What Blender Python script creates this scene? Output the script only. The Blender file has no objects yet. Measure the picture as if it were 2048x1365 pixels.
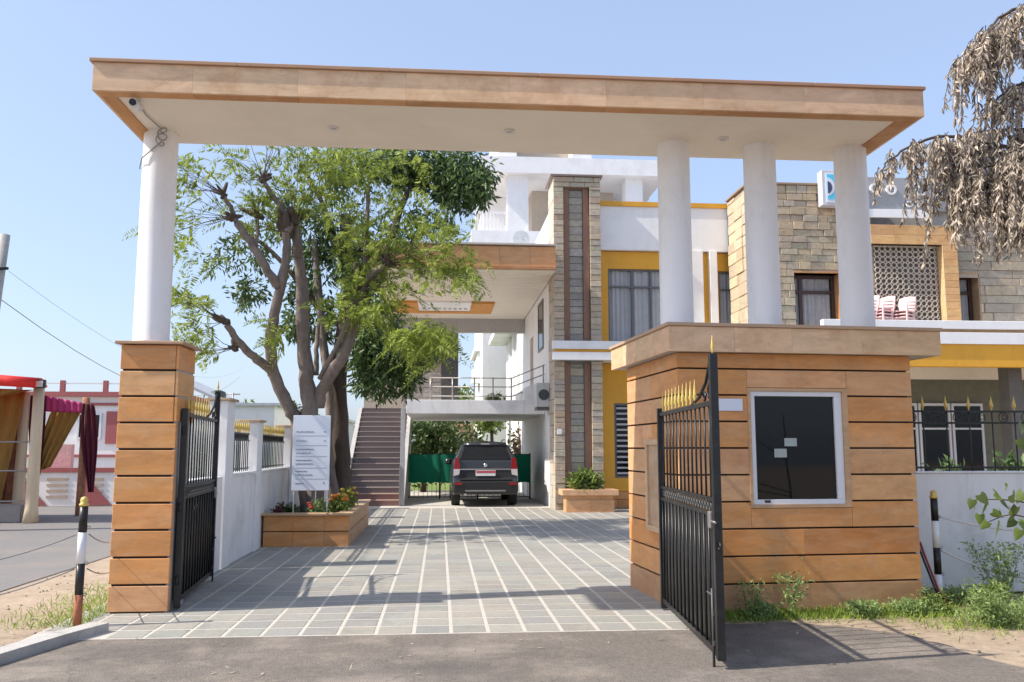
import bpy, math, random
import numpy as np
from mathutils import Vector, Matrix

# ------------------------------------------------------------------ camera, sky, sun, exposure
SC = bpy.context.scene
COL = SC.collection
F, EYE, CX, CY = 1750.0, 1.55, 1024.0, 682.5
PITCH = math.atan(217.5 / F)
YAW = math.atan(144.0 / F * math.cos(PITCH))
fw = Vector((math.sin(YAW) * math.cos(PITCH), math.cos(YAW) * math.cos(PITCH), math.sin(PITCH)))
rt = Vector((math.cos(YAW), -math.sin(YAW), 0))
up = rt.cross(fw)
cam = bpy.data.cameras.new('camera')
cam.sensor_width = 36.0
cam.lens = F / 2048 * 36
cam.clip_end = 2000
camo = bpy.data.objects.new('camera', cam)
camo.matrix_world = Matrix((
    (rt.x, up.x, -fw.x, 0), (rt.y, up.y, -fw.y, 0), (rt.z, up.z, -fw.z, EYE), (0, 0, 0, 1)))
COL.objects.link(camo)
SC.camera = camo

SUN_AZ, SUN_EL = math.radians(9), math.radians(45)     # shadows run towards +x and a little +y
W = bpy.data.worlds.new('World')
SC.world = W
W.use_nodes = True
wn = W.node_tree
bgn = wn.nodes['Background']
sky = wn.nodes.new('ShaderNodeTexSky')
sky.sky_type = 'NISHITA'
sky.sun_disc = False
sky.sun_elevation = SUN_EL
sky.sun_rotation = math.radians(270) - SUN_AZ
sky.dust_density = 2.0
sky.air_density = 1.0
sky.ozone_density = 1.6
mad = wn.nodes.new('ShaderNodeVectorMath')       # hazy day: the sky's own colour plus an even veil of pale haze
mad.operation = 'MULTIPLY_ADD'
mad.inputs[1].default_value = (.45, .45, .45)
mad.inputs[2].default_value = (.98, 1.20, 1.70)
wn.links.new(sky.outputs[0], mad.inputs[0])
wn.links.new(mad.outputs[0], bgn.inputs[0])
bgn.inputs[1].default_value = 0.145
sl = bpy.data.lights.new('sun', 'SUN')
sl.energy = 3.05
sl.angle = math.radians(0.6)
sl.color = (1.0, 0.93, 0.82)
so = bpy.data.objects.new('sun', sl)
sd = Vector((math.cos(SUN_AZ) * math.cos(SUN_EL), math.sin(SUN_AZ) * math.cos(SUN_EL), -math.sin(SUN_EL)))
so.rotation_euler = sd.to_track_quat('-Z', 'Y').to_euler()
so.location = (-20, -5, 30)
COL.objects.link(so)
SC.view_settings.view_transform = 'Standard'
SC.view_settings.look = 'None'
SC.view_settings.gamma = 1
SC.view_settings.exposure = 1.02

random.seed(7)
RS = np.random.RandomState(11)


def at(u, v, y):
    """world point at depth y seen at photo pixel (u, v): used only to take measurements"""
    d = rt * (u - CX) / F - up * (v - CY) / F + fw
    t = y / d.y
    return Vector((d.x * t, y, d.z * t + EYE))


# ------------------------------------------------------------------ materials
MATS = {}


def mat(name, col=(.5, .5, .5), rough=.8, var=.15, scale=6, stretch=(1, 1, 1), bump=.15, bscale=60, metal=0,
        objcol=False, objvar=0, island=0, dirt=None, dirt_scale=1.2, trans=0, spec=.5, coords='Object', lo=None):
    if name in MATS:
        return MATS[name]
    m = bpy.data.materials.new(name)
    m.use_nodes = True
    nt = m.node_tree
    N, L = nt.nodes, nt.links
    b = N['Principled BSDF']
    b.inputs['Roughness'].default_value = rough
    b.inputs['Metallic'].default_value = metal
    b.inputs['Specular IOR Level'].default_value = spec
    tc = N.new('ShaderNodeTexCoord')
    mp = N.new('ShaderNodeMapping')
    mp.inputs['Scale'].default_value = stretch
    if coords == 'World':
        ge = N.new('ShaderNodeNewGeometry')
        src = ge.outputs['Position']
    else:
        src = tc.outputs['Object']
    if objcol or objvar:
        oi = N.new('ShaderNodeObjectInfo')
        ad = N.new('ShaderNodeVectorMath')
        ad.operation = 'MULTIPLY_ADD'
        cb = N.new('ShaderNodeCombineXYZ')
        for i in range(3):
            L.new(oi.outputs['Random'], cb.inputs[i])
        ad.inputs[1].default_value = (37, 23, 11)
        L.new(cb.outputs[0], ad.inputs[0])
        L.new(src, ad.inputs[2])
        src = ad.outputs[0]
    L.new(src, mp.inputs[0])
    no = N.new('ShaderNodeTexNoise')
    no.inputs['Scale'].default_value = scale
    no.inputs['Detail'].default_value = 6
    no.inputs['Roughness'].default_value = .68
    no.inputs['Distortion'].default_value = .6
    L.new(mp.outputs[0], no.inputs[0])
    # value multiplier 1 +- var
    mr = N.new('ShaderNodeMapRange')
    mr.inputs[1].default_value = .25
    mr.inputs[2].default_value = .75
    mr.inputs[3].default_value = 1 - var
    mr.inputs[4].default_value = 1 + var
    L.new(no.outputs[0], mr.inputs[0])
    val = mr.outputs[0]

    def mul(a, bb):
        x = N.new('ShaderNodeMath')
        x.operation = 'MULTIPLY'
        L.new(a, x.inputs[0])
        L.new(bb, x.inputs[1])
        return x.outputs[0]
    if objvar:
        r = N.new('ShaderNodeMapRange')
        r.inputs[3].default_value = 1 - objvar
        r.inputs[4].default_value = 1 + objvar
        L.new(oi.outputs['Random'], r.inputs[0])
        val = mul(val, r.outputs[0])
    if island:
        g2 = N.new('ShaderNodeNewGeometry')
        r = N.new('ShaderNodeMapRange')
        r.inputs[3].default_value = 1 - island
        r.inputs[4].default_value = 1 + island
        L.new(g2.outputs['Random Per Island'], r.inputs[0])
        val = mul(val, r.outputs[0])
    hs = N.new('ShaderNodeVectorMath')
    hs.operation = 'SCALE'
    if objcol:
        L.new(oi.outputs['Color'], hs.inputs[0])
    else:
        hs.inputs[0].default_value = col
    L.new(val, hs.inputs['Scale'])
    out = hs.outputs[0]
    if dirt:
        n2 = N.new('ShaderNodeTexNoise')
        n2.inputs['Scale'].default_value = dirt_scale
        n2.inputs['Detail'].default_value = 8
        n2.inputs['Roughness'].default_value = .7
        L.new(ge.outputs['Position'] if coords == 'World' else src, n2.inputs[0])
        cr = N.new('ShaderNodeMapRange')
        cr.inputs[1].default_value = .5
        cr.inputs[2].default_value = .72
        cr.inputs[3].default_value = 0
        cr.inputs[4].default_value = dirt[1]
        L.new(n2.outputs[0], cr.inputs[0])
        mx = N.new('ShaderNodeMix')
        mx.data_type = 'RGBA'
        L.new(cr.outputs[0], mx.inputs[0])
        L.new(out, mx.inputs[6])
        mx.inputs[7].default_value = (*dirt[0], 1)
        out = mx.outputs[2]
    L.new(out, b.inputs['Base Color'])
    if bump:
        nb = N.new('ShaderNodeTexNoise')
        nb.inputs['Scale'].default_value = bscale
        nb.inputs['Detail'].default_value = 4
        L.new(mp.outputs[0], nb.inputs[0])
        bp = N.new('ShaderNodeBump')
        bp.inputs['Strength'].default_value = bump
        bp.inputs['Distance'].default_value = .01
        L.new(nb.outputs[0], bp.inputs['Height'])
        L.new(bp.outputs[0], b.inputs['Normal'])
    if trans:
        tr = N.new('ShaderNodeBsdfTranslucent')
        L.new(out, tr.inputs[0])
        ms = N.new('ShaderNodeMixShader')
        ms.inputs[0].default_value = trans
        L.new(b.outputs[0], ms.inputs[1])
        L.new(tr.outputs[0], ms.inputs[2])
        L.new(ms.outputs[0], N['Material Output'].inputs[0])
    MATS[name] = m
    return m


def glass_mat(name, tint=(.02, .025, .03), clear=.35):
    m = bpy.data.materials.new(name)
    m.use_nodes = True
    nt = m.node_tree
    N, L = nt.nodes, nt.links
    b = N['Principled BSDF']
    b.inputs['Base Color'].default_value = (*tint, 1)
    b.inputs['Roughness'].default_value = .03
    b.inputs['Specular IOR Level'].default_value = .35
    t = N.new('ShaderNodeBsdfTransparent')
    t.inputs[0].default_value = (.93, .95, .95, 1)
    ms = N.new('ShaderNodeMixShader')
    ms.inputs[0].default_value = clear
    L.new(b.outputs[0], ms.inputs[1])
    L.new(t.outputs[0], ms.inputs[2])
    L.new(ms.outputs[0], N['Material Output'].inputs[0])
    MATS[name] = m
    return m


SAND = mat('sandstone_cladding', rough=.62, var=.22, scale=2.4, stretch=(1.0, 1.0, 4.5), objcol=True, objvar=.10, bump=.12,
           bscale=30, dirt=((.44, .20, .075), .6), dirt_scale=2.6)
COPING = mat('coping_stone', rough=.6, var=.1, scale=3, objcol=True, objvar=.05, bump=.08)
ASHLAR = mat('split_face_stone', rough=.9, var=.26, scale=9, objcol=True, objvar=.09, bump=.9, bscale=22)
WHITE = mat('white_paint', (.83, .825, .83), .55, .03, 2, bump=.05, bscale=80, dirt=((.55, .53, .5), .35), dirt_scale=.9)
WHITECOL = mat('white_column_paint', (.85, .84, .84), .5, .03, 2, stretch=(1, 1, .3), bump=.12, bscale=9, dirt=((.6, .57, .52), .4), dirt_scale=1.6)
SOFFIT = mat('cream_soffit_paint', (.82, .74, .63), .6, .04, 1.2, bump=.04)
WEATHER = mat('weathered_white_wall', (.80, .79, .79), .7, .05, 3, stretch=(1, 1, .4), bump=.12, bscale=40,
              dirt=((.45, .45, .46), .55), dirt_scale=1.3)
YEL = mat('ochre_paint', (.72, .36, .03), .6, .05, 3, bump=.06)
DARKGAP = mat('dark_groove', (.02, .018, .016), .9, .1, 10, bump=0)
GREYPL = mat('grey_plaster', (.42, .41, .4), .85, .12, 3, bump=.2)
BRONZE = mat('brown_frame', (.05, .022, .015), .4, .1, 10, bump=0)
BLACKM = mat('black_enamel', (.008, .008, .009), .38, .2, 14, bump=.08, bscale=50, dirt=((.06, .055, .05), .35), dirt_scale=8)
GOLD = mat('gold_paint', (.66, .47, .13), .42, .12, 30, metal=.35, bump=.1)
GREYM = mat('grey_frame', (.12, .12, .12), .45, .1, 10, bump=0)
ALU = mat('white_aluminium', (.72, .72, .74), .4, .03, 10, bump=0)
STEEL = mat('railing_steel', (.35, .33, .32), .4, .1, 10, metal=.7, bump=0)
RUSTP = mat('rust_panel', (.25, .135, .085), .6, .2, 5, stretch=(3, 3, 1), bump=.1)
CURT = mat('grey_curtain', (.74, .69, .72), .9, .1, 4, bump=.1)
ASPH = mat('asphalt', (.165, .142, .122), .95, .34, 26, bump=.9, bscale=70, coords='World',
           dirt=((.31, .265, .225), .9), dirt_scale=1.1)
ROADM = mat('street_asphalt', (.19, .18, .175), .95, .14, 20, bump=.4, bscale=90, coords='World',
            dirt=((.3, .24, .19), .6), dirt_scale=.5)
SANDG = mat('sandy_soil', (.37, .285, .205), .98, .25, 8, bump=.9, bscale=40, coords='World',
            dirt=((.26, .19, .13), .7), dirt_scale=1.6)
MORTAR = mat('paving_mortar', (.50, .465, .41), .95, .15, 20, bump=.3, coords='World')
PAVER = mat('grey_paver', rough=.8, var=.14, scale=24, objcol=True, objvar=.05, bump=.35, bscale=50, coords='World', dirt=((.42, .36, .28), .75), dirt_scale=.9)
PAVERF = mat('grey_paver_field', (.298, .29, .262), .8, .14, 24, island=.08, bump=.35, bscale=50, coords='World', dirt=((.42, .36, .28), .75), dirt_scale=.9)
KERBM = mat('kerb_concrete', (.45, .43, .4), .9, .15, 12, bump=.5, bscale=60, dirt=((.22, .2, .18), .7))
LAWN = mat('lawn_ground', (.14, .19, .04), .95, .3, 10, bump=.6, coords='World')
BARK = mat('smooth_grey_bark', (.19, .15, .13), .9, .45, 9, stretch=(1, 1, .3), bump=1.0, bscale=22,
           dirt=((.30, .26, .24), .5), dirt_scale=3)
BARK2 = mat('dark_rough_bark', (.085, .062, .048), .9, .35, 8, stretch=(1, 1, .4), bump=.9, bscale=24)
LEAF1 = mat('fresh_green_leaf', (.29, .355, .07), .55, .2, 1.5, island=.35, bump=0, trans=.5, spec=.3)
LEAF2 = mat('deep_green_leaf', (.105, .165, .055), .45, .25, 1.2, island=.45, bump=0, trans=.3, spec=.45)
LEAFD = mat('dry_brown_leaf', (.46, .39, .32), .8, .35, 2.5, island=.5, bump=0, trans=.22, spec=.25)
LEAFN = mat('young_tree_leaf', (.12, .17, .035), .45, .2, 8, objvar=.35, bump=.1, trans=.35)
WEED = mat('weed_green', (.19, .26, .06), .7, .2, 4, island=.4, bump=0, trans=.4)
WEEDP = mat('pale_weed', (.27, .37, .13), .7, .2, 4, island=.35, bump=0, trans=.35)
GRASS = mat('grass_blade', (.25, .34, .055), .7, .2, 4, island=.4, bump=0, trans=.35)
BOARDM = mat('sign_board_white', (.70, .74, .82), .4, .02, 3, bump=0)
INK = mat('sign_ink', (.10, .12, .17), .6, .05, 3, bump=0)
PLASTIC = mat('pink_white_plastic', (.74, .5, .49), .45, .05, 6, bump=0)
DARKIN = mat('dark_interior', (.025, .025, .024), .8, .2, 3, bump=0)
GLASS = glass_mat('window_glass', (.012, .013, .014), .22)
CLEARG = glass_mat('pale_window_glass', (.04, .045, .05), .9)
CARGL = glass_mat('car_glass', (.015, .018, .022), .12)


def patches(m, col, scale, amount, lo=.5, hi=.7, stretch=(1, 1, 1), rough=.7):
    """stains of their own shape laid over a material"""
    nt = m.node_tree
    N, L = nt.nodes, nt.links
    b = N['Principled BSDF']
    src = b.inputs['Base Color'].links[0].from_socket
    ge = N.new('ShaderNodeNewGeometry')
    mp = N.new('ShaderNodeMapping'); mp.inputs['Scale'].default_value = stretch
    L.new(ge.outputs['Position'], mp.inputs[0])
    no = N.new('ShaderNodeTexNoise'); no.inputs['Scale'].default_value = scale
    no.inputs['Detail'].default_value = 9; no.inputs['Roughness'].default_value = rough; no.inputs['Distortion'].default_value = .4
    L.new(mp.outputs[0], no.inputs[0])
    r_ = N.new('ShaderNodeMapRange')
    r_.inputs[1].default_value = lo; r_.inputs[2].default_value = hi; r_.inputs[3].default_value = 0; r_.inputs[4].default_value = amount
    L.new(no.outputs[0], r_.inputs[0])
    mx = N.new('ShaderNodeMix'); mx.data_type = 'RGBA'
    L.new(r_.outputs[0], mx.inputs[0]); L.new(src, mx.inputs[6]); mx.inputs[7].default_value = (*col, 1)
    L.new(mx.outputs[2], b.inputs['Base Color'])
    for tr in [n for n in N if n.type == 'BSDF_TRANSLUCENT']:
        L.new(mx.outputs[2], tr.inputs[0])


def cracks(m, col, scale, width, amount):
    nt = m.node_tree
    N, L = nt.nodes, nt.links
    b = N['Principled BSDF']
    src = b.inputs['Base Color'].links[0].from_socket
    ge = N.new('ShaderNodeNewGeometry')
    no = N.new('ShaderNodeTexNoise'); no.inputs['Scale'].default_value = 3; no.inputs['Detail'].default_value = 5
    L.new(ge.outputs['Position'], no.inputs[0])
    ad = N.new('ShaderNodeVectorMath'); ad.operation = 'MULTIPLY_ADD'; ad.inputs[1].default_value = (.5, .5, .5)
    L.new(no.outputs['Color'], ad.inputs[0]); L.new(ge.outputs['Position'], ad.inputs[2])
    vo = N.new('ShaderNodeTexVoronoi'); vo.feature = 'DISTANCE_TO_EDGE'; vo.inputs['Scale'].default_value = scale
    L.new(ad.outputs[0], vo.inputs[0])
    r_ = N.new('ShaderNodeMapRange')
    r_.inputs[1].default_value = 0; r_.inputs[2].default_value = width; r_.inputs[3].default_value = amount; r_.inputs[4].default_value = 0
    L.new(vo.outputs['Distance'], r_.inputs[0])
    mx = N.new('ShaderNodeMix'); mx.data_type = 'RGBA'
    L.new(r_.outputs[0], mx.inputs[0]); L.new(src, mx.inputs[6]); mx.inputs[7].default_value = (*col, 1)
    L.new(mx.outputs[2], b.inputs['Base Color'])


patches(SAND, (.64, .42, .24), 1.7, .42, .46, .66, (1, 1, 2.6))
patches(SAND, (.36, .15, .05), 3.1, .45, .54, .72, (1, 1, 1.6), .8)
patches(ASPH, (.085, .075, .07), .55, .75, .5, .64, (.6, 1.3, 1))
patches(ASPH, (.36, .30, .235), .9, .55, .52, .7, (1, 1, 1))
cracks(ASPH, (.06, .055, .05), .3, .004, .4)
patches(PAVER, (.14, .135, .125), .8, .5, .54, .7)
patches(PAVERF, (.14, .135, .125), .8, .5, .54, .7)
patches(WHITECOL, (.55, .52, .47), 2.6, .32, .5, .72, (1.6, 1.6, .22))
patches(SOFFIT, (.58, .5, .4), .9, .3, .5, .72)
patches(WEATHER, (.42, .40, .37), 2.2, .4, .52, .72, (1.5, 1.5, .3))
patches(WHITE, (.6, .57, .52), 1.3, .3, .52, .74, (1.5, 1.5, .3))
patches(YEL, (.5, .24, .04), 1.2, .4, .5, .72, (1.3, 1.3, .4))


def seg(name, c, rough=.8, **k):
    return mat(name, c, rough, **k)


# ------------------------------------------------------------------ objects
def thing(name, label, cat, loc=(0, 0, 0), rz=0, group=None):
    o = bpy.data.objects.new(name, None)
    COL.objects.link(o)
    o.location = loc
    o.rotation_euler = (0, 0, rz)
    o.empty_display_size = .2
    o['label'] = label
    o['category'] = cat
    if group:
        o['group'] = group
    return o


def tag(o, label, cat, group=None):
    o['label'] = label
    o['category'] = cat
    if group:
        o['group'] = group
    return o


def rootloc(p):
    v = Vector((0, 0, 0))
    while p is not None:
        v = v + p.location
        p = p.parent
    return v


def put(name, me, parent=None, loc=(0, 0, 0), color=None, kind=None, local=False, rot=None):
    o = bpy.data.objects.new(name, me)
    COL.objects.link(o)
    l = Vector(loc)
    if parent is not None:
        o.parent = parent
        if not local:
            l = l - rootloc(parent)
    o.location = l
    if rot:
        o.rotation_euler = rot
    if color:
        o.color = (*color, 1)
    if kind:
        o['kind'] = kind
    return o


class MB:
    def __init__(s):
        s.v, s.f, s.sm = [], [], []

    def box(s, x0, x1, y0, y1, z0, z1, c=0.0, M=None):
        if x1 < x0: x0, x1 = x1, x0
        if y1 < y0: y0, y1 = y1, y0
        if z1 < z0: z0, z1 = z1, z0
        n = len(s.v)
        if c <= 0:
            P = [(x, y, z) for z in (z0, z1) for y in (y0, y1) for x in (x0, x1)]
            Fa = [(0, 2, 3, 1), (4, 5, 7, 6), (0, 1, 5, 4), (2, 6, 7, 3), (0, 4, 6, 2), (1, 3, 7, 5)]
        else:
            c = min(c, (x1 - x0) * .3, (y1 - y0) * .3, (z1 - z0) * .3)
            P, idx = [], {}
            for i in (0, 1):
                for j in (0, 1):
                    for k in (0, 1):
                        X, Y, Z = (x0, x1)[i], (y0, y1)[j], (z0, z1)[k]
                        sx, sy, sz = (c, -c)[i], (c, -c)[j], (c, -c)[k]
                        idx[i, j, k, 0] = len(P); P.append((X, Y + sy, Z + sz))
                        idx[i, j, k, 1] = len(P); P.append((X + sx, Y, Z + sz))
                        idx[i, j, k, 2] = len(P); P.append((X + sx, Y + sy, Z))
            Fa = []

            def add(q, nrm):
                a, b_, c_ = Vector(P[q[0]]), Vector(P[q[1]]), Vector(P[q[2]])
                if (b_ - a).cross(c_ - a).dot(Vector(nrm)) < 0:
                    q = q[::-1]
                Fa.append(tuple(q))
            for a in (0, 1):
                for ax in range(3):
                    o_ = [x for x in range(3) if x != ax]
                    q = []
                    for (p, r) in ((0, 0), (1, 0), (1, 1), (0, 1)):
                        key = [0, 0, 0]; key[ax] = a; key[o_[0]] = p; key[o_[1]] = r
                        q.append(idx[(*key, ax)])
                    nr = [0, 0, 0]; nr[ax] = 1 if a else -1
                    add(q, nr)
            for ax in range(3):          # edge chamfers along axis ax
                o_ = [x for x in range(3) if x != ax]
                for p in (0, 1):
                    for r in (0, 1):
                        k0 = [0, 0, 0]; k0[o_[0]] = p; k0[o_[1]] = r
                        k1 = list(k0); k1[ax] = 1
                        q = [idx[(*k0, o_[0])], idx[(*k1, o_[0])], idx[(*k1, o_[1])], idx[(*k0, o_[1])]]
                        nr = [0, 0, 0]; nr[o_[0]] = 1 if p else -1; nr[o_[1]] = 1 if r else -1
                        add(q, nr)
            for i in (0, 1):
                for j in (0, 1):
                    for k in (0, 1):
                        add([idx[i, j, k, 0], idx[i, j, k, 1], idx[i, j, k, 2]], [(-1, 1)[i], (-1, 1)[j], (-1, 1)[k]])
        if M is not None:
            P = [tuple(M @ Vector(p)) for p in P]
        s.v += P
        s.f += [tuple(i + n for i in q) for q in Fa]
        s.sm += [False] * len(Fa)
        return s

    def tube(s, pts, r, seg=8, cap=True, smooth=True):
        pts = [Vector(p) for p in pts]
        rr = r if isinstance(r, (list, tuple)) else [r] * len(pts)
        n0 = len(s.v)
        u = None
        for i, p in enumerate(pts):
            a = pts[max(0, i - 1)]
            b = pts[min(len(pts) - 1, i + 1)]
            t = (b - a).normalized() if (b - a).length > 1e-9 else Vector((0, 0, 1))
            if u is None:
                u = t.cross(Vector((0.13, .31, 1)) if abs(t.z) < .9 else Vector((1, .1, 0))).normalized()
            u = (u - t * u.dot(t)).normalized()
            w = t.cross(u)
            for k in range(seg):
                an = 2 * math.pi * k / seg
                s.v.append(tuple(p + (u * math.cos(an) + w * math.sin(an)) * rr[i]))
        for i in range(len(pts) - 1):
            for k in range(seg):
                a = n0 + i * seg + k
                b = n0 + i * seg + (k + 1) % seg
                s.f.append((a, b, b + seg, a + seg))
                s.sm.append(smooth)
        if cap:
            s.f.append(tuple(n0 + k for k in range(seg))[::-1]); s.sm.append(False)
            e = n0 + (len(pts) - 1) * seg
            s.f.append(tuple(e + k for k in range(seg))); s.sm.append(False)
        return s

    def lathe(s, c, prof, seg=24, smooth=True, axis='z'):
        n0 = len(s.v)
        for (r, z) in prof:
            for k in range(seg):
                a = 2 * math.pi * k / seg
                if axis == 'z':
                    s.v.append((c[0] + r * math.cos(a), c[1] + r * math.sin(a), c[2] + z))
                elif axis == 'y':
                    s.v.append((c[0] + r * math.cos(a), c[1] - z, c[2] + r * math.sin(a)))
                else:
                    s.v.append((c[0] + z, c[1] + r * math.cos(a), c[2] + r * math.sin(a)))
        for i in range(len(prof) - 1):
            for k in range(seg):
                a = n0 + i * seg + k
                b = n0 + i * seg + (k + 1) % seg
                s.f.append((a, b, b + seg, a + seg)); s.sm.append(smooth)
        s.f.append(tuple(n0 + k for k in range(seg))[::-1]); s.sm.append(False)
        e = n0 + (len(prof) - 1) * seg
        s.f.append(tuple(e + k for k in range(seg))); s.sm.append(False)
        return s

    def prism(s, poly, a0, a1, axis='y', smooth=False):
        """poly of (u,w); extruded along axis"""
        n0 = len(s.v)
        m = len(poly)

        def P(u, w, a):
            return (u, a, w) if axis == 'y' else ((a, u, w) if axis == 'x' else (u, w, a))
        for a in (a0, a1):
            s.v += [P(u, w, a) for u, w in poly]
        s.f.append(tuple(range(n0, n0 + m))); s.sm.append(False)
        s.f.append(tuple(range(n0 + m, n0 + 2 * m))[::-1]); s.sm.append(False)
        for k in range(m):
            a, b = n0 + k, n0 + (k + 1) % m
            s.f.append((a, a + m, b + m, b)); s.sm.append(smooth)
        return s

    def ring(s, c, R, r, seg=16, ts=5, axis='y'):
        pts = []
        for k in range(seg + 1):
            a = 2 * math.pi * k / seg
            if axis == 'y': pts.append((c[0] + R * math.cos(a), c[1], c[2] + R * math.sin(a)))
            else: pts.append((c[0], c[1] + R * math.cos(a), c[2] + R * math.sin(a)))
        return s.tube(pts, r, ts, cap=False)

    def grid(s, fn, nu, nv, smooth=True):
        n0 = len(s.v)
        for j in range(nv + 1):
            for i in range(nu + 1):
                s.v.append(tuple(fn(i / nu, j / nv)))
        for j in range(nv):
            for i in range(nu):
                a = n0 + j * (nu + 1) + i
                s.f.append((a, a + 1, a + nu + 2, a + nu + 1)); s.sm.append(smooth)
        return s

    def mesh(s, name, m, origin=(0, 0, 0)):
        me = bpy.data.meshes.new(name)
        o = Vector(origin)
        me.from_pydata([(v[0] - o.x, v[1] - o.y, v[2] - o.z) for v in s.v], [], s.f)
        me.polygons.foreach_set('use_smooth', s.sm)
        me.materials.append(m)
        me.update()
        return me

    def build(s, name, m, parent=None, local=False, color=None, kind=None, fixn=False, solid=0):
        org = Vector((0, 0, 0)) if (local or parent is None) else rootloc(parent)
        me = s.mesh(name, m, org)
        if fixn:
            import bmesh
            bm = bmesh.new(); bm.from_mesh(me)
            bmesh.ops.recalc_face_normals(bm, faces=bm.faces)
            bm.to_mesh(me); bm.free()
        o = bpy.data.objects.new(name, me)
        COL.objects.link(o)
        if parent is not None:
            o.parent = parent
        if color:
            o.color = (*color, 1)
        if kind:
            o['kind'] = kind
        if solid:
            md = o.modifiers.new('t', 'SOLIDIFY'); md.thickness = solid; md.offset = 0
        return o


CACHE = {}


def piece(name, x0, x1, y0, y1, z0, z1, m, parent, c=.006, color=None, local=False):
    sx, sy, sz = round(abs(x1 - x0), 3), round(abs(y1 - y0), 3), round(abs(z1 - z0), 3)
    key = (sx, sy, sz, m.name, c)
    if key not in CACHE:
        CACHE[key] = MB().box(-sx / 2, sx / 2, -sy / 2, sy / 2, -sz / 2, sz / 2, c).mesh(name, m)
    return put(name, CACHE[key], parent, ((x0 + x1) / 2, (y0 + y1) / 2, (z0 + z1) / 2), color, local=local)


def B(*a, **k):
    return MB().box(*a, **k)


def struct(name, mb, m, color=None):
    o = mb.build(name, m, color=color)
    o['kind'] = 'structure'
    return o


def jit(c, a=.06):
    k = 1 + random.uniform(-a, a)
    return tuple(max(.003, x * k * (1 + random.uniform(-a, a) * .4)) for x in c)


S_ORG = (.63, .28, .088)
S_TAN = (.64, .34, .155)
S_DEEP = (.60, .235, .062)
S_PINK = (.70, .47, .29)


def sand(t=None):
    t = random.random() if t is None else t
    return jit(S_ORG if t < .45 else S_TAN if t < .8 else S_DEEP, .07)


# ------------------------------------------------------------------ leaf clouds
def leafmesh(name, m, P, D, Nn, L, Wd, fold=.25):
    """P base points, D unit directions, Nn side vectors, L lengths, Wd widths -> folded diamond leaves"""
    n = len(P)
    up_ = np.cross(D, Nn)
    a = P
    b = P + D * (L * .45)[:, None] + Nn * (Wd * .5)[:, None] + up_ * (Wd * fold)[:, None]
    c = P + D * L[:, None] - up_ * (Wd * fold * .6)[:, None]
    d = P + D * (L * .45)[:, None] - Nn * (Wd * .5)[:, None] + up_ * (Wd * fold)[:, None]
    V = np.stack([a, b, c, d], 1).reshape(-1, 3)
    me = bpy.data.meshes.new(name)
    me.vertices.add(4 * n)
    me.vertices.foreach_set('co', V.ravel())
    base = np.arange(n)[:, None] * 4
    T = (base + np.array([[0, 1, 2, 0, 2, 3]])).ravel()
    me.loops.add(6 * n)
    me.loops.foreach_set('vertex_index', T.astype(np.int32))
    me.polygons.add(2 * n)
    me.polygons.foreach_set('loop_start', np.arange(0, 6 * n, 3, dtype=np.int32))
    me.polygons.foreach_set('loop_total', np.full(2 * n, 3, dtype=np.int32))
    me.materials.append(m)
    me.update(calc_edges=True)
    me.validate()
    return me


def norm(v):
    return v / (np.linalg.norm(v, axis=-1, keepdims=True) + 1e-9)


def rnd_dirs(n, zb=0):
    v = RS.normal(size=(n, 3))
    v[:, 2] += zb
    return norm(v)


def side_of(D):
    r = RS.normal(size=D.shape)
    return norm(np.cross(D, r))


def bunches(centres, radii, nb, per, L, spread, droop):
    """bunches of leaves in ellipsoids"""
    Ps, Ds = [], []
    for c, r, n in zip(centres, radii, nb):
        q = rnd_dirs(n) * (RS.rand(n, 1) ** .45) * np.array(r)
        q = q + np.array(c)
        out = norm(q - np.array(c)) * .6
        for k in range(n):
            m_ = RS.randint(per - 3, per + 4)
            d = rnd_dirs(m_) + out[k] * .7 + np.array([0, 0, -droop])
            d = norm(d)
            Ps.append(q[k] + RS.normal(size=(m_, 3)) * spread)
            Ds.append(d)
    P, D = np.concatenate(Ps), np.concatenate(Ds)
    return P, D, L * RS.uniform(.7, 1.25, len(P))


# ================================================================== GROUND
struct('ground', B(-400, 400, -60, 700, -.4, -.02), SANDG)
# street running past the left side
struct('street', B(-11.5, -4.85, -20, 300, -.1, -.008), ROADM)
# asphalt apron in front of the gate with an uneven right edge
edge = [(-3.35, -14), (12, -14), (12, 2.2), (4.6, 5.2), (4.15, 6.3), (4.08, 6.9), (3.95, 7.35), (3.55, 7.75), (3.1, 7.98), (2.5, 7.92), (2.1, 7.74), (-2.75, 7.96),
        (-2.95, 7.6), (-3.35, 6.2)]
ed2 = []
for i, (x, y) in enumerate(edge):
    ed2.append((x, y))
    x2, y2 = edge[(i + 1) % len(edge)]
    if 3 <= i <= 9:
        for t in (.25, .5, .75):
            ed2.append((x + (x2 - x) * t + random.uniform(-.04, .04), y + (y2 - y) * t + random.uniform(-.04, .04)))
struct('driveway', MB().prism(ed2, -.1, -.001, 'z'), ASPH)
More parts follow.
